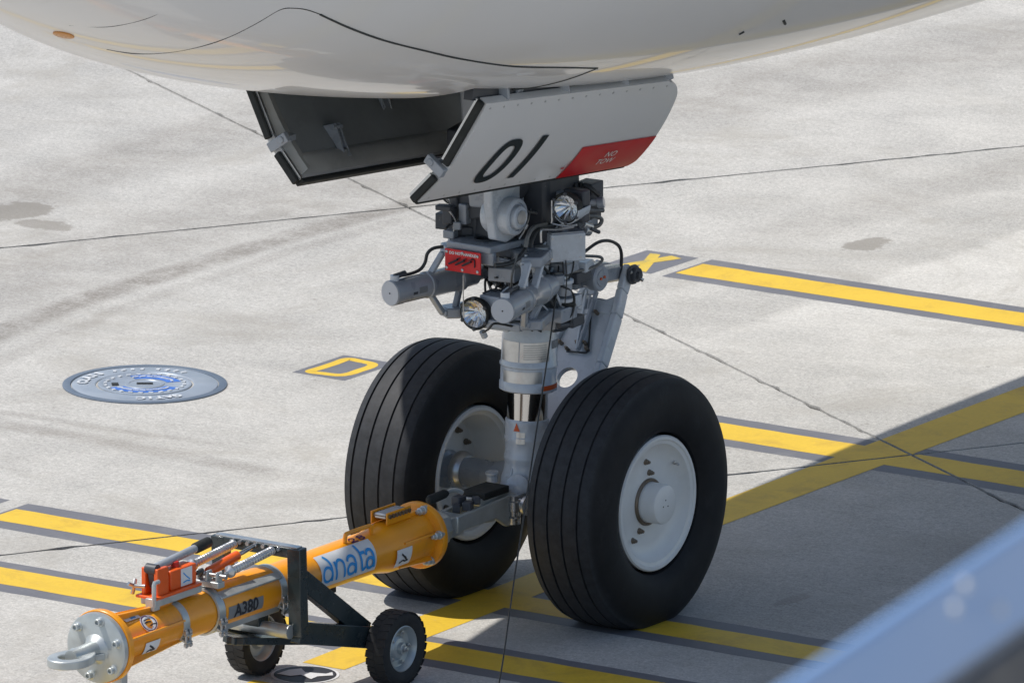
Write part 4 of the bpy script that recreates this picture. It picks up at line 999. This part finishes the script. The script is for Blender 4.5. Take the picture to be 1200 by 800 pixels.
for P_, r_, m_ in HO: MB().tube(P_, r_, 8, 6).build('hydraulic_hose' if m_ != 'steel' else 'hydraulic_pipe', m_, air)
for k_, (p0, sz, m_, yw) in enumerate((((-0.200, -0.494, 2.045),(.08,.05,.025),'gear_dark',.2), ((-0.240, -0.393, 1.983),(.05,.06,.08),'gear_dark',.1), ((-0.200, -0.385, 1.936),(.04,.04,.04),'gear_grey',.4), ((-0.180, -0.349, 1.991),(.045,.05,.10),'gear_grey',.0), ((-0.180, -0.327, 1.903),(.06,.05,.04),'gear_dark',.5), ((-0.240, -0.386, 1.889),(.06,.05,.04),'gear_grey',.1), ((-0.200, -0.349, 1.858),(.10,.04,.025),'gear_dark',.0), ((-0.160, -0.298, 1.857),(.04,.04,.06),'gear_dark',.3))):
    MB().box(p0, sz, Matrix.Rotation(yw, 3, 'Z')).build('valve_block', m_, air, bev=.005)
for P_, r_, m_ in ((((-0.220, -0.458, 1.930), (-0.220, -0.400, 1.945), (-0.200, -0.349, 1.913), (-0.180, -0.298, 1.931)), .007, 'hose'), (((-0.220, -0.429, 2.018), (-0.200, -0.400, 1.956), (-0.220, -0.400, 1.886)), .005, 'steel'), (((-0.200, -0.356, 2.033), (-0.180, -0.327, 1.962), (-0.200, -0.327, 1.883)), .006, 'hose'), (((-0.160, -0.356, 2.021), (-0.150, -0.312, 1.963), (-0.160, -0.327, 1.880)), .0065, 'braid')):
    MB().tube(P_, r_, 8, 6).build('hydraulic_hose', m_, air)
mq = V((-0.200, -0.371, 1.942))
MB().box(mq+V(.0,.075,0), (.15,.07,.24)).build('valve_manifold', 'gear_dark', air, bev=.012)
MB().bar(mq+V(.02,.09,0), AX(mq.z), .10, .14).build('manifold_arm', 'gear_grey', air, bev=.015)
MB().prism([(-.10,.03),(.05,.08),(.09,.08),(.09,-.06),(-.02,-.04)], mq+V(-.01,.045,.09), (1,0,0), (0,0,1), .03).build('manifold_bracket', 'gear_grey', air, bev=.006)
# wire looms and small lines wrapped round the leg
lr = random.Random(21)
for k_ in range(26):
    a0, a1 = lr.uniform(-135, 5), lr.uniform(-135, 5); z0, z1 = lr.choice(((1.50,1.88),(1.56,1.95),(1.44,1.72),(1.62,2.02),(1.42,1.60)))
    if abs(a1-a0) > 70: a1 = a0+math.copysign(60, a1-a0)
    pts = []
    for i in range(6):
        q = i/5; a = math.radians(a0+(a1-a0)*q+lr.uniform(-8,8)); rr = .19+.05*math.sin(math.pi*q)+lr.uniform(-.012,.02); z_ = z0+(z1-z0)*q
        p_ = AX(z_); pts.append(p_+V(math.cos(a)*rr, math.sin(a)*rr, 0))
    m_ = lr.choice(('hose','hose','braid','steel','gear_light')); rad = lr.choice((.0035,.0045,.006,.0075))
    hs = MB().tube(pts, rad, 7, 5).build('wire_loom', m_, air)
    for q in (1, 4):
        d_ = (pts[q]-pts[q-1]).normalized(); MB().cyl(pts[q]-d_*.012, pts[q]+d_*.012, rad+.005, n=10).build('clamp', lr.choice(('steel','gear_dark','seal')), hs)
for k_ in range(18):
    a = math.radians(lr.uniform(-130, 10)); z_ = lr.uniform(1.43, 2.0); rr = .185; d_ = V(math.cos(a), math.sin(a), 0)
    MB().box(AX(z_)+d_*rr, (lr.uniform(.03,.06), lr.uniform(.03,.06), lr.uniform(.025,.05)), Matrix.Rotation(a, 3, 'Z')).build('junction_block', lr.choice(('gear_light','gear_grey','gear_dark','steel')), air, bev=.004)
# small bolts and clamps scattered over the fittings
for k_ in range(46):
    a = vs_.uniform(-130, 20); z_ = vs_.choice((1.44,1.47,1.52,1.63,1.66,1.70,1.76,1.80)); r_ = {1.44:.152,1.47:.18,1.52:.155,1.63:.192,1.66:.195,1.70:.182,1.76:.16,1.80:.15}[z_]
    t_ = math.radians(a); d_ = V(math.cos(t_), math.sin(t_), 0)
    MB().lathe([(-.01,.009),(.010,.009),(.012,.005),(.020,.005)], AX(z_)+d_*r_, d_, 8).build('collar_bolt', vs_.choice(('steel','gear_light','gear_dark','bolt_brown')), air)

# headset cable hanging from the leg to the ground ahead of the near tyre
tag(MB().tube([(.20,-.10,1.74),(.30,-.30,1.50),(.50,-.75,1.0),(.70,-1.20,.50),(.88,-1.62,.012),(1.0,-1.95,.012),(1.3,-2.4,.012)], .0042, 6, 8).build('ground_cable', 'hose'), 'thin black cable hanging from the landing gear past the near tyre to the ground', 'cable')

# ------------------------------------------------------------------ tow bar
tow = thing('tow_bar', (0,-2.2,0), 'orange aircraft tow bar on a two-wheeled trolley, hitched to the nose gear', 'tow bar')
TZ = .55
def ty(px_): return px_
def tb(prof, nm, m, par=tow, n=48): return MB().lathe([(y_-prof[0][0], r) for y_, r in prof], (0, prof[0][0], TZ), (0,1,0), n, ).build(nm, m, par)
y0 = -3.629
front_plate = tb([(y0,.160),(y0+.004,.167),(y0+.030,.168),(y0+.032,.165)], 'front_plate', 'zinc')
tube = tb([(y0+.034,.172),(y0+.038,.175),(y0+.068,.175),(y0+.072,.172),(y0+.073,.108),(y0+.10,.105),(-2.933,.103),(-2.035,.103),(-1.422,.105),(-1.315,.125),(-1.036,.126),(-1.029,.160),(-1.022,.164),(-0.993,.164),(-0.986,.161)], 'tube', 'orange')
bolt_tb = MB().lathe([(-.004,.024),(.0,.024),(.004,.017),(.026,.017),(.028,.015),(.028,.010),(.018,.009),(.018,0)], (0,0,0), (0,-1,0), 14).mesh('flange_bolt'); bolt_tb.materials.append(MATS['zinc'])
for k_ in range(6):
    a = math.radians(18+60*k_); o = bpy.data.objects.new('flange_bolt', bolt_tb); COL.objects.link(o); o.location = (.135*math.cos(a), y0-.001, TZ+.135*math.sin(a)); attach(o, front_plate)
# rear flange bolts
rb_me = MB().lathe([(-.02,.022),(.006,.022),(.008,.018),(.034,.018),(.038,.011),(.055,.011),(.057,.008)], (0,0,0), (0,-1,0), 12).mesh('flange_nut'); rb_me.materials.append(MATS['zinc'])
for k_ in range(6):
    a = math.radians(10+60*k_); o = bpy.data.objects.new('flange_nut', rb_me); COL.objects.link(o); o.location = (.143*math.cos(a), -1.029-.004, TZ+.143*math.sin(a)); attach(o, tube)
# gusset fins
for a in (15, 75, 135, 195, 255, 315):
    t_ = math.radians(a); d_ = V(math.cos(t_), 0, math.sin(t_))
    MB().add([(V(0,y0+.07,TZ)+d_*.10+V(-d_.z,0,d_.x)*s_*.005) for s_ in (-1,1)]+[(V(0,y0+.07,TZ)+d_*.150+V(-d_.z,0,d_.x)*s_*.005) for s_ in (-1,1)]+[(V(0,-3.062,TZ)+d_*.100+V(-d_.z,0,d_.x)*s_*.005) for s_ in (-1,1)]+[(V(0,-3.062,TZ)+d_*.110+V(-d_.z,0,d_.x)*s_*.005) for s_ in (-1,1)],
        [(0,2,6,4),(1,5,7,3),(2,3,7,6),(0,4,5,1),(0,1,3,2),(4,6,7,5)]).build('gusset', 'orange', tube, smooth=0)
    MB().add([(V(0,-1.029,TZ)+d_*.12+V(-d_.z,0,d_.x)*s_*.005) for s_ in (-1,1)]+[(V(0,-1.029,TZ)+d_*.150+V(-d_.z,0,d_.x)*s_*.005) for s_ in (-1,1)]+[(V(0,-1.294,TZ)+d_*.12+V(-d_.z,0,d_.x)*s_*.005) for s_ in (-1,1)]+[(V(0,-1.294,TZ)+d_*.132+V(-d_.z,0,d_.x)*s_*.005) for s_ in (-1,1)],
        [(0,2,6,4),(1,5,7,3),(2,3,7,6),(0,4,5,1),(0,1,3,2),(4,6,7,5)]).build('gusset', 'orange', tube, smooth=0)
# tow eye
ey = MB(); K = 36
cy0 = y0-.205
inner = []; outer = []
for i in range(K):
    a = 2*math.pi*i/K; inner.append((.050*math.sin(a), cy0-.058*math.cos(a)))
    q = math.cos(a)
    if q > -.2: outer.append((.098*math.sin(a), cy0-.115*math.cos(a)))
    else: outer.append((.098*math.sin(a), cy0+.115*abs(q)+.06*max(0, abs(q)-.2)))
eye = MB().ringplate(outer, inner, (0,0,TZ-.015), (1,0,0), (0,1,0), .040).build('tow_eye', 'zinc', tow, bev=.005)
MB().lathe([(0,.036),(.10,.040),(.17,.046),(.185,.060),(.20,.078)], (0,y0-.195,TZ-.005), (0,1,0), 32).build('eye_shank', 'zinc', eye)
MB().bar((0,y0-.12,TZ-.02), (.045,y0-.005,TZ-.03), .05, .03).build('eye_weld', 'zinc', eye, bev=.006)
# jack leg below the front flange
MB().bar((0,-3.441,.012), (0,-3.441,.46), .055, .055, up=(0,1,0)).build('jack_leg', 'zinc', tow, bev=.006)
MB().box((0,-3.441,.008), (.14,.14,.014)).build('jack_foot', 'zinc', tow, bev=.003)
# surface map on the tube: p degrees round from the side facing +x upward, y along
def tm(y_, ang, r): a = math.radians(ang); return (r*math.cos(a), y_, TZ+r*math.sin(a))
def tpatch(ya, yb, a0, a1, r, nm, m, par=tube):
    n_ = 12; vs = [tm(y_, a0+(a1-a0)*i/n_, r) for i in range(n_+1) for y_ in (ya, yb)]
    return MB().add(vs, [(2*i, 2*i+1, 2*i+3, 2*i+2) for i in range(n_)]).build(nm, m, par)
# bands
def band(yc, w, r, clamp=True):
    b_ = MB().lathe([(0,r-.006),(.002,r+.004),(w-.002,r+.004),(w,r-.006)], (0,yc-w/2,TZ), (0,1,0), 48, caps=False).build('clamp_band', 'zinc', tow)
    if clamp:
        for a in (-28,): 
            for dz in (-.018,.018):
                p_ = V(tm(yc, a, r+.014))+V(0,0,dz); MB().box(p_, (.034,w*.95,.010), Matrix.Rotation(-math.radians(a), 3, 'Y')).build('clamp_ear', 'zinc', b_)
            for dy in (-.016,.016):
                p_ = V(tm(yc+dy, a, r+.022)); MB().cyl(p_+V(0,0,-.045), p_+V(0,0,.045), .007, n=8).build('clamp_bolt', 'steel', b_)
                for dz in (-.034,.030): MB().cyl(p_+V(0,0,dz-.005), p_+V(0,0,dz+.007), .013, n=6).build('clamp_nut', 'steel', b_)
band(-3.049,.05,.104); band(-2.776,.055,.112); band(-2.272,.05,.112)
# load sleeve between the two rear bands: raised orange shells with grey edge rails
ya, yb = -2.762+.02, -2.272-.02
def shell(a0, a1, r, nm, m):
    n_ = 16; vs = [tm(y_, a0+(a1-a0)*i/n_, rr) for i in range(n_+1) for rr in (r, .100) for y_ in (ya, yb)]
    fs = []
    for i in range(n_): fs += [(4*i,4*i+4,4*i+5,4*i+1),(4*i,4*i+2,4*i+6,4*i+4),(4*i+1,4*i+5,4*i+7,4*i+3)]
    fs += [(0,1,3,2),(4*n_,4*n_+2,4*n_+3,4*n_+1)]
    return MB().add(vs, fs).build(nm, m, tube)
shell(-40,38,.112,'sleeve_shell','orange'); shell(52,128,.114,'sleeve_shell','orange'); shell(142,320,.112,'sleeve_shell','orange')
for a in (44,): MB().bar(tm(ya-.02,a,.112), tm(yb+.02,a,.112), .045, .014, up=tm(0,a,1)).build('edge_rail', 'zinc', tube, bev=.004)
MB().bar(tm(ya-.02,-46,.112), tm(yb+.02,-46,.112), .035, .016, up=tm(0,-46,1)).build('edge_rail', 'zinc', tube, bev=.004)
# lettering on the tube
yl = -2.569; tpatch(yl-.155, yl+.125, -22, 10, .1135, 'name_label', 'label_grey')
text_mb('A380', .088, lambda a, b: tm(yl-.012+a, -6+math.degrees(b/.114), .1148), bold=.0025, sub=4).build('lettering', 'ink', tube, smooth=0)
# big white panel with the blue handling-company name
pa, pb = -1.958, -1.507
tpatch(pa, pb, -30, 60, .1072, 'name_panel', 'sticker')
ym = (pa+pb)/2; SC = (pb-pa)
def tmap(u, v, l): return tm(pa+.01*SC+u, 14+math.degrees(v/.108), .1082+l)
def arcp(cx, cy, rx, ry, a0, a1, n_=9): return [(cx+rx*math.cos(math.radians(a0+(a1-a0)*i/n_)), cy+ry*math.sin(math.radians(a0+(a1-a0)*i/n_))) for i in range(n_+1)]
P_ = [
 arcp(.105,-.28,.078,.46,0,360,18)[:-1], [(.183,-.72),(.186,-.2),(.180,.25),(.160,.60),(.120,.92)],
 [(.262,-.74),(.260,-.1),(.250,.36)], [(.262,.02)]+arcp(.335,-.02,.070,.44,140,10,7)+[(.408,-.30),(.412,-.74)],
 arcp(.535,-.42,.070,.33,0,360,16)[:-1], arcp(.540,.10,.068,.33,165,15,7)+[(.612,-.10),(.618,-.74)],
 [(.690,.95),(.716,.40),(.722,-.40),(.735,-.66),(.760,-.74),(.785,-.62)], [(.728,.36),(.790,.36)],
 arcp(.872,-.42,.062,.33,0,360,16)[:-1], arcp(.874,.10,.060,.33,165,15,7)+[(.940,-.10),(.944,-.74)],
]
P_ = [[(a*SC*.99, b*.076) for a, b in q] for q in P_]
strokes_mb(P_, .0150, lambda u, v, l: tmap(u, v, l), closed=(0,4,8)).build('lettering', 'logo_blue', tube, smooth=0)
yh = -1.564
strokes_mb([[(a*.07,b*.035) for a, b in q] for q in ([(0,.5),(.3,.9),(.6,.6),(.3,.1),(0,-.1),(.7,-.1)], [(1.3,.9),(1.0,.6),(1.6,.2),(1.3,-.1),(1.0,.2),(1.6,.6)])], .008, lambda u, v, l: tm(yh-.06+u, 66+math.degrees(v/.107), .1070+l), closed=(1,)).build('handwritten_number', 'ink_purple', tube, smooth=0)
# stickers
def sticker(px_y, w, a0, a1, r):
    st = tpatch(px_y-w/2, px_y+w/2, a0, a1, r, 'sticker', 'sticker_white')
    am = (a0+a1)/2; da = (a1-a0)/2
    f = lambda u, v, l: tm(px_y+u, am+math.degrees(v/r), r+.0012+l); hw, hh_ = w/2, math.radians(da)*r
    strokes_mb([[(a*hw, b*hh_) for a, b in q] for q in ([(-.35,.45),(.05,.05),(.40,-.35)], [(-.5,-.5),(-.1,-.3),(.2,-.45),(.55,-.40)], [(-.1,.2),(.15,.0),(.35,-.3)])], .009, f).build('sticker_print', 'ink', st, smooth=0)
    return st
sticker(-3.320, .115, -46, -8, .1085)
sticker(-1.301, .125, -36, 6, .128)
so = MB().add([tm(-3.320+.058*math.cos(i*math.pi/14), 40+24*math.sin(i*math.pi/14), .1088) for i in range(28)], [tuple(range(28))]).build('round_sticker', 'sticker_white', tube, smooth=0)
strokes_mb([[(.05*math.cos(i*math.pi/10), .05*math.sin(i*math.pi/10)) for i in range(20)]], .006, lambda u, v, l: tm(-3.320+u, 40+v*24/.058, .1096+l), closed=(0,)).build('sticker_print', 'ink_purple', so, smooth=0)
for q, (a, b) in enumerate(((-.025,.02),(-.03,.004),(.0,-.02))): strokes_mb([[(a,b),(a+.022,b+.004),(a+.045,b)]], .008, lambda u, v, l: tm(-3.320+u, 40+v*24/.058, .1098+l)).build('sticker_print', 'ink', so, smooth=0)
tpatch(-3.455, -3.340, 62, 84, .1090, 'sticker', 'sticker_white'); tpatch(-3.408, -3.367, 66, 76, .1096, 'sticker_print', 'logo_blue')
# lifting handle and hinge cover on the rear half
MB().tube([(.03,-1.663,TZ+.10),(.03,-1.655,TZ+.135),(.03,-1.634,TZ+.142),(.03,-1.471,TZ+.142),(.03,-1.450,TZ+.135),(.03,-1.443,TZ+.10)], .011, 8, 3).build('lifting_handle', 'orange', tube)
hb = MB(); hy0, hy1 = -1.336, -1.137
for sx in (-.045, .045): hb.box((sx,(hy0+hy1)/2,TZ+.150), (.008,hy1-hy0,.060))
hinge = hb.build('chain_box', 'orange', tube, bev=.002)
for k_ in range(7): MB().cyl((-.04,hy0+.02+k_*(hy1-hy0-.04)/6,TZ+.160), (.058,hy0+.02+k_*(hy1-hy0-.04)/6,TZ+.160), .011, n=10).build('chain_pin', 'bolt_brown', hinge)
MB().box((0,(hy0+hy1)/2,TZ+.158), (.07,hy1-hy0-.02,.028)).build('chain_block', 'steel', hinge, bev=.006)
MB().box((.0,-1.754,TZ-.115), (.05,.06,.03)).build('drain_lug', 'seal', tube, bev=.004)

# hand pump on the front half
py0, py1 = -3.198, -2.858
pump = MB().box((0,(py0+py1)/2+.0,TZ+.132), (.11,py1-py0,.035)).build('pump_base', 'zinc', tow, bev=.005)
MB().box((0,(py0+py1)/2-.02,TZ+.158), (.125,py1-py0+.02,.014)).build('pump_tray', 'jack_orange', pump, bev=.003)
MB().box((0,py0+.215,TZ+.212), (.080,.205,.095)).build('pump_reservoir', 'jack_orange', pump, bev=.006)
mb = MB()
for sx in (-.036,.036): mb.box((sx,py0+.04,TZ+.228), (.024,.085,.130))
mb.box((0,py0+.075,TZ+.205), (.09,.03,.085)); mb.build('pump_fork', 'jack_orange', pump, bev=.004)
MB().cyl((.0,py0+.20,TZ+.255), (.0,py0+.20,TZ+.286), .021, .019).build('pump_cap', 'red_cap', pump, bev=.003)
hp0 = V(0,py0+.02,TZ+.285); hp1 = V(-.08,py0+.02+.50,TZ+.380)
hp1 = V((-0.060, -2.642, 0.847)); 
handle = MB().cyl(hp0, hp0.lerp(hp1,.78), .020).build('pump_handle', 'gear_grey', pump)
MB().lathe([(0,.022),(.01,.0265),((hp1-hp0).length*.26-.01,.0265),((hp1-hp0).length*.26,.020)], hp0.lerp(hp1,.74), hp1-hp0, 20).build('handle_grip', 'seal', handle)
MB().cyl(hp0+V(-.03,0,0), hp0+V(.03,0,0), .026).build('handle_pivot', 'gear_dark', handle)
MB().bar(hp0+V(0,.0,-.005), hp0+V(0,.02,-.09), .03, .035, up=(0,1,0)).build('pump_rod', 'gear_dark', handle)
kb = V(-.07,py0-.03,TZ+.205)
MB().cyl(kb+V(.05,.02,0), kb, .010).build('release_valve', 'steel', pump)
for a in range(3):
    t_ = a*2*math.pi/3+.4; MB().tube([kb, kb+V(-.012,-.02*math.cos(t_)*1.6,.028*math.sin(t_)*1.4)], .010, 8, 0).build('valve_knob', 'steel', pump)
MB().tube([(.05,py0-.035,TZ+.12),(.05,py0-.035,TZ+.225),(.05,py0-.02,TZ+.235),(.05,py0+.0,TZ+.236)], .011, 8, 2).build('pump_strap', 'zinc', pump)
MB().box((.03,py0-.02,TZ+.130), (.05,.05,.06)).build('pump_clamp', 'zinc', pump, bev=.004)
lb_y, lb_z = py0+.235, TZ+.212
MB().add([(.0415,lb_y-.045,lb_z-.042),(.0415,lb_y+.045,lb_z-.042),(.0415,lb_y+.045,lb_z+.042),(.0415,lb_y-.045,lb_z+.042)], [(0,1,2,3)]).build('sticker', 'sticker_white', pump, smooth=0)
strokes_mb([[(-.6,.5),(0,0),(.6,-.4)], [(-.6,-.6),(0,-.5),(.6,-.6)]], .14, lambda u, v, l: (.0425+l, lb_y+u*.042, lb_z+v*.042)).build('sticker_print', 'logo_blue', pump, smooth=0)
MB().tube([(.02,py1+.0,TZ+.20),(.02,py1+.05,TZ+.205),(-.01,py1+.07,TZ+.17),(-.02,py1+.10,TZ+.185)], .010, 8).build('pump_hose', 'hose', pump)

# springs and gas strut between the tube anchor and the portal frame
FY, FZ = -2.325, .762
an = V(0,-2.765,TZ+.105)
anchor = MB().box(an+V(0,0,.03), (.20,.055,.03)).build('spring_anchor', 'zinc', tow, bev=.004)
for sx in (-.025,.025,.085): MB().box(an+V(sx,0,.055), (.012,.045,.075)).build('anchor_lug', 'zinc', anchor, bev=.004)
MB().cyl(an+V(-.13,0,.072), an+V(.13,0,.072), .011).build('anchor_pin', 'steel', anchor)
for sx in (-.115,.105):
    a0_ = V(sx,-2.745,.735); a1_ = V(sx,FY-.02,FZ+.01); dd = a1_-a0_; x_, y_, z_ = frame(dd)
    turns = 52; pts = []
    s0_, s1_ = .10, .96
    for i in range(turns*10+1):
        q = i/(turns*10); a = 2*math.pi*q*turns; pts.append(a0_+dd*(s0_+(s1_-s0_)*q)+(x_*math.cos(a)+y_*math.sin(a))*.0185)
    spg = MB().tube(pts, .0030, 5, 0).build('tension_spring', 'spring_steel', tow)
    MB().lathe([(0,.008),(dd.length*.05,.010),(dd.length*.09,.030),(dd.length*.12,.030),(dd.length*.13,.02)], a0_, dd, 20).build('spring_end', 'steel', spg)
    MB().cyl(a0_+dd*.93, a1_, .012).build('spring_end', 'steel', spg)
g0_, g1_ = an+V(0,.01,.07), V(0,FY,FZ+.02)
gas = MB().cyl(g0_.lerp(g1_,.05), g0_.lerp(g1_,.60), .024).build('jack_cylinder', 'jack_orange', tow, bev=.004)
MB().cyl(g0_.lerp(g1_,.58), g1_, .011).build('jack_rod', 'chrome', gas)
# portal frame of the trolley
pf = MB(); PX = .222
pf.box((0,FY,FZ+.005), (2*PX+.05,.055,.05))
cr = pf.build('top_bar', 'dark_green', tow, bev=.003)
MB().box((0,FY,FZ+.0335), (2*PX+.03,.045,.005)).build('glint_strip', 'aluminium', cr)  # bright strip stands in for the glint along the bar's top
for k_ in range(7): MB().cyl((-.13+.045*k_,FY-.04,FZ+.02), (-.13+.045*k_,FY+.03,FZ+.02), .011, n=8).build('frame_bolt', 'steel', cr)
WR, WL = V(.335,-1.672,.182), V(-.335,-1.885,.182)
for s_, wc in ((1, WR), (-1, WL)):
    top = V(PX*s_,FY,FZ+.03); bot = V(PX*s_*.98,FY+.02,.36)
    post = MB().bar(top, bot, .060, .075, up=(1,0,0)).build('frame_post', 'dark_green', tow, bev=.004)
    hub_in = wc+V(-.085*s_,0,.035)
    MB().bar(top.lerp(bot,.33), hub_in+V(-.03*s_,-.10,.05), .095, .05, up=(1,0,0)).build('diagonal_brace', 'dark_green', post, bev=.004)
    MB().bar(bot+V(0,-.02,.02), hub_in, .06, .105, up=(0,0,1)).build('side_beam', 'dark_green', post, bev=.004)
    MB().bar(V(-.02*s_,FY-.22,.355), hub_in+V(-.02*s_,0,-.01), .09, .035, up=(0,0,1)).build('lower_plate', 'dark_green', post, bev=.004)
    MB().cyl(hub_in+V(-.03*s_,0,-.03), wc, .022).build('axle_stub', 'bolt_brown', post)
MB().cyl((-.20,FY-.03,.385), (.205,FY-.03,.385), .034).build('pivot_tube', 'zinc', tow)
MB().box((0,FY-.03,.43), (.10,.09,.07)).build('pivot_saddle', 'dark_green', tow, bev=.006)
# trolley wheels
def small_tyre():
    prof = [(-.040,.108),(-.048,.118),(-.054,.140),(-.053,.160),(-.049,.172),(-.040,.178),(0,.180),(.040,.178),(.049,.172),(.053,.160),(.054,.140),(.048,.118),(.040,.108)]
    mb = MB().lathe(prof, (0,0,0), (1,0,0), 64, caps=False)
    for k in range(28):                     # tread blocks on both shoulders
        a = 2*math.pi*k/28
        for sx in (-1, 1):
            a2 = a + (math.pi/28 if sx > 0 else 0)
            c, s_ = math.cos(a2), math.sin(a2)
            rot = Matrix(((1,0,0),(0,c,-s_),(0,s_,c)))
            mb.box(rot @ V(sx*.029, 0, .1775), (.048,.0345,.006), rot @ Matrix.Rotation(sx*.18, 3, 'Z'))
    return mb.mesh('tyre', 30)
st_me = small_tyre(); st_me.materials.append(MATS['rubber_small'])
sr_me = MB().lathe([(-.030,.0),(-.030,.045),(-.012,.06),(-.008,.092),(-.030,.100),(-.042,.108),(-.044,.112),(.044,.112),(.046,.108),(.036,.100),(.012,.092),(.008,.062),(.022,.048),(.026,.030),(.044,.026),(.046,.018),(.046,0)], (0,0,0), (1,0,0), 48, caps=False).mesh('trolley_wheel', 30); sr_me.materials.append(MATS['zinc'])
sn_me = MB().lathe([(.044,.015),(.058,.015),(.060,.008),(.070,.008),(.072,.0)], (0,0,0), (1,0,0), 8).mesh('hub_nut'); sn_me.materials.append(MATS['steel'])
for s_, wc in ((1, WR), (-1, WL)):
    w = bpy.data.objects.new('trolley_wheel', sr_me); COL.objects.link(w); attach(w, tow); w.location = wc; w.rotation_euler = (0,0,0 if s_ > 0 else math.pi)
    for nm, me in (('tyre', st_me), ('hub_nut', sn_me)):
        o = bpy.data.objects.new(nm, me); COL.objects.link(o); o.parent = w
    for k_ in range(5):
        a = 2*math.pi*k_/5; o = bpy.data.objects.new('hub_nut', sn_me); COL.objects.link(o); o.parent = w; o.scale = (.5,.7,.7); o.location = (-.004,.076*math.cos(a),.076*math.sin(a))
# towing head: adaptor block, fork, latch and lever
yr = -0.979
head = MB().lathe([(0,.150),(.012,.150),(.014,.085),(.02,.082)], (0,yr,TZ), (0,1,0), 40).build('head_flange', 'zinc', tow)
MB().lathe([(0,.094),(.13,.088),(.14,.078)], (0,yr+.015,TZ), (0,1,0), 8).build('adaptor_block', 'zinc', head, bev=.006)
MB().box((0,yr+.19,TZ), (.13,.16,.10)).build('adaptor_neck', 'zinc', head, bev=.008)
fk = MB()
for sx in (-.060,.060):
    fk.prism([(yr+.20,.040),(yr+.36,.046),(-.42,.056),(-.30,.062),(-.235,.045),(-.235,-.06),(-.29,-.10),(-.36,-.092),(-.45,-.036),(yr+.30,-.036),(yr+.20,-.042)], (sx,0,TZ+.01), (0,1,0), (0,0,1), .028)
fork = fk.build('fork_arm', 'zinc', head, bev=.006)
MB().box((-.005,-.43,TZ+.098), (.14,.21,.036)).build('latch_cover', 'seal', head, bev=.006)
MB().box((-.005,-.42,TZ+.07), (.11,.26,.035)).build('latch_plate', 'zinc', head, bev=.004)
for k_, (x_, y_, z_, s_) in enumerate(((-.03,-.62,.085,.05),(.03,-.63,.07,.045),(-.01,-.67,.06,.04),(.045,-.58,.09,.035))): MB().box((x_,y_,TZ+z_), (s_,s_*1.3,s_), Matrix.Rotation(.3*k_, 3, 'Z')).build('latch_gear', 'gear_dark', head, bev=.006)
MB().lathe([(0,.014),(.02,.022),(.12,.024),(.135,.018),(.14,0)], V((-0.030, -0.719, 0.696)), V((-0.050, -0.864, 0.680))-V((-0.030, -0.719, 0.696)), 16).build('latch_lever', 'seal', head)
MB().tube([(-0.030, -0.734, 0.699), (-0.020, -0.676, 0.701), (0.000, -0.632, 0.682)], .012, 8).build('lever_arm', 'zinc', head)
MB().cyl((-.09,-.285,TZ+.095), (-.09,-.285,TZ+.02), .026).build('shear_pin', 'chrome', head)
MB().lathe([(0,.030),(.03,.032),(.04,.022),(.06,.022),(.065,.032),(.11,.032),(.115,.022),(.14,.022)], (.085,-.315,TZ-.075), (0,0,1), 20).build('shear_pin', 'steel', head)

# ------------------------------------------------------------------ foreground railing of the viewing terrace
ra, rbp = V((26.649, -37.638, 12.006)), V((27.030, -39.111, 12.044))
rail = thing('terrace_railing', rbp, 'out-of-focus grey metal railing with a sky-blue tint crossing the lower right corner', 'railing')
dv = (rbp-ra).normalized()
upv = V(0,0,1); sdv = dv.cross(upv).normalized()
MB().bar(ra, rbp, .016, .118).build('handrail', 'rail_sky_tint', rail, bev=.012)
MB().bar(ra+V(0,0,-.10)+sdv*.0, rbp+V(0,0,-.10), .03, .06).build('rail_shade_strip', 'rail_dark', rail, bev=.004)  # dark strip painted in for the shaded gap under the handrail
MB().bar(ra+V(0,0,-.19), rbp+V(0,0,-.19), .06, .09).build('lower_rail', 'rail_pale', rail, bev=.006)
for q in (0., 1.): p_ = ra.lerp(rbp, q); MB().bar(p_+V(0,0,-.05), p_+V(0,0,-1.15), .05, .05, up=(0,1,0)).build('rail_post', 'rail_sky_tint', rail, bev=.005)
toc = V(.552,-.802,.23)
for a in ((1068,707,14.25),): pass
for p_ in ((26.816, -38.381, 12.059), (26.805, -38.346, 12.077), (26.797, -38.218, 12.019)):
    q = V(p_); t_ = (q-ra).dot(dv); base = ra+dv*t_; off = q-base; MB().lathe([(0,.007),(.005,.007),(.008,.0)], base+V(0,0,off.z)+(-sdv if (-sdv).dot(toc) > 0 else sdv)*.024, (-sdv if (-sdv).dot(toc) > 0 else sdv), 12).build('rail_screw', 'white', rail)
# terrace deck edge that carries the railing, below the frame
MB().bar(ra.lerp(rbp,0.)+V(0,0,-1.22), rbp+V(0,0,-1.22), .5, .12).build('deck_edge', 'rail_pale', rail, bev=.01)
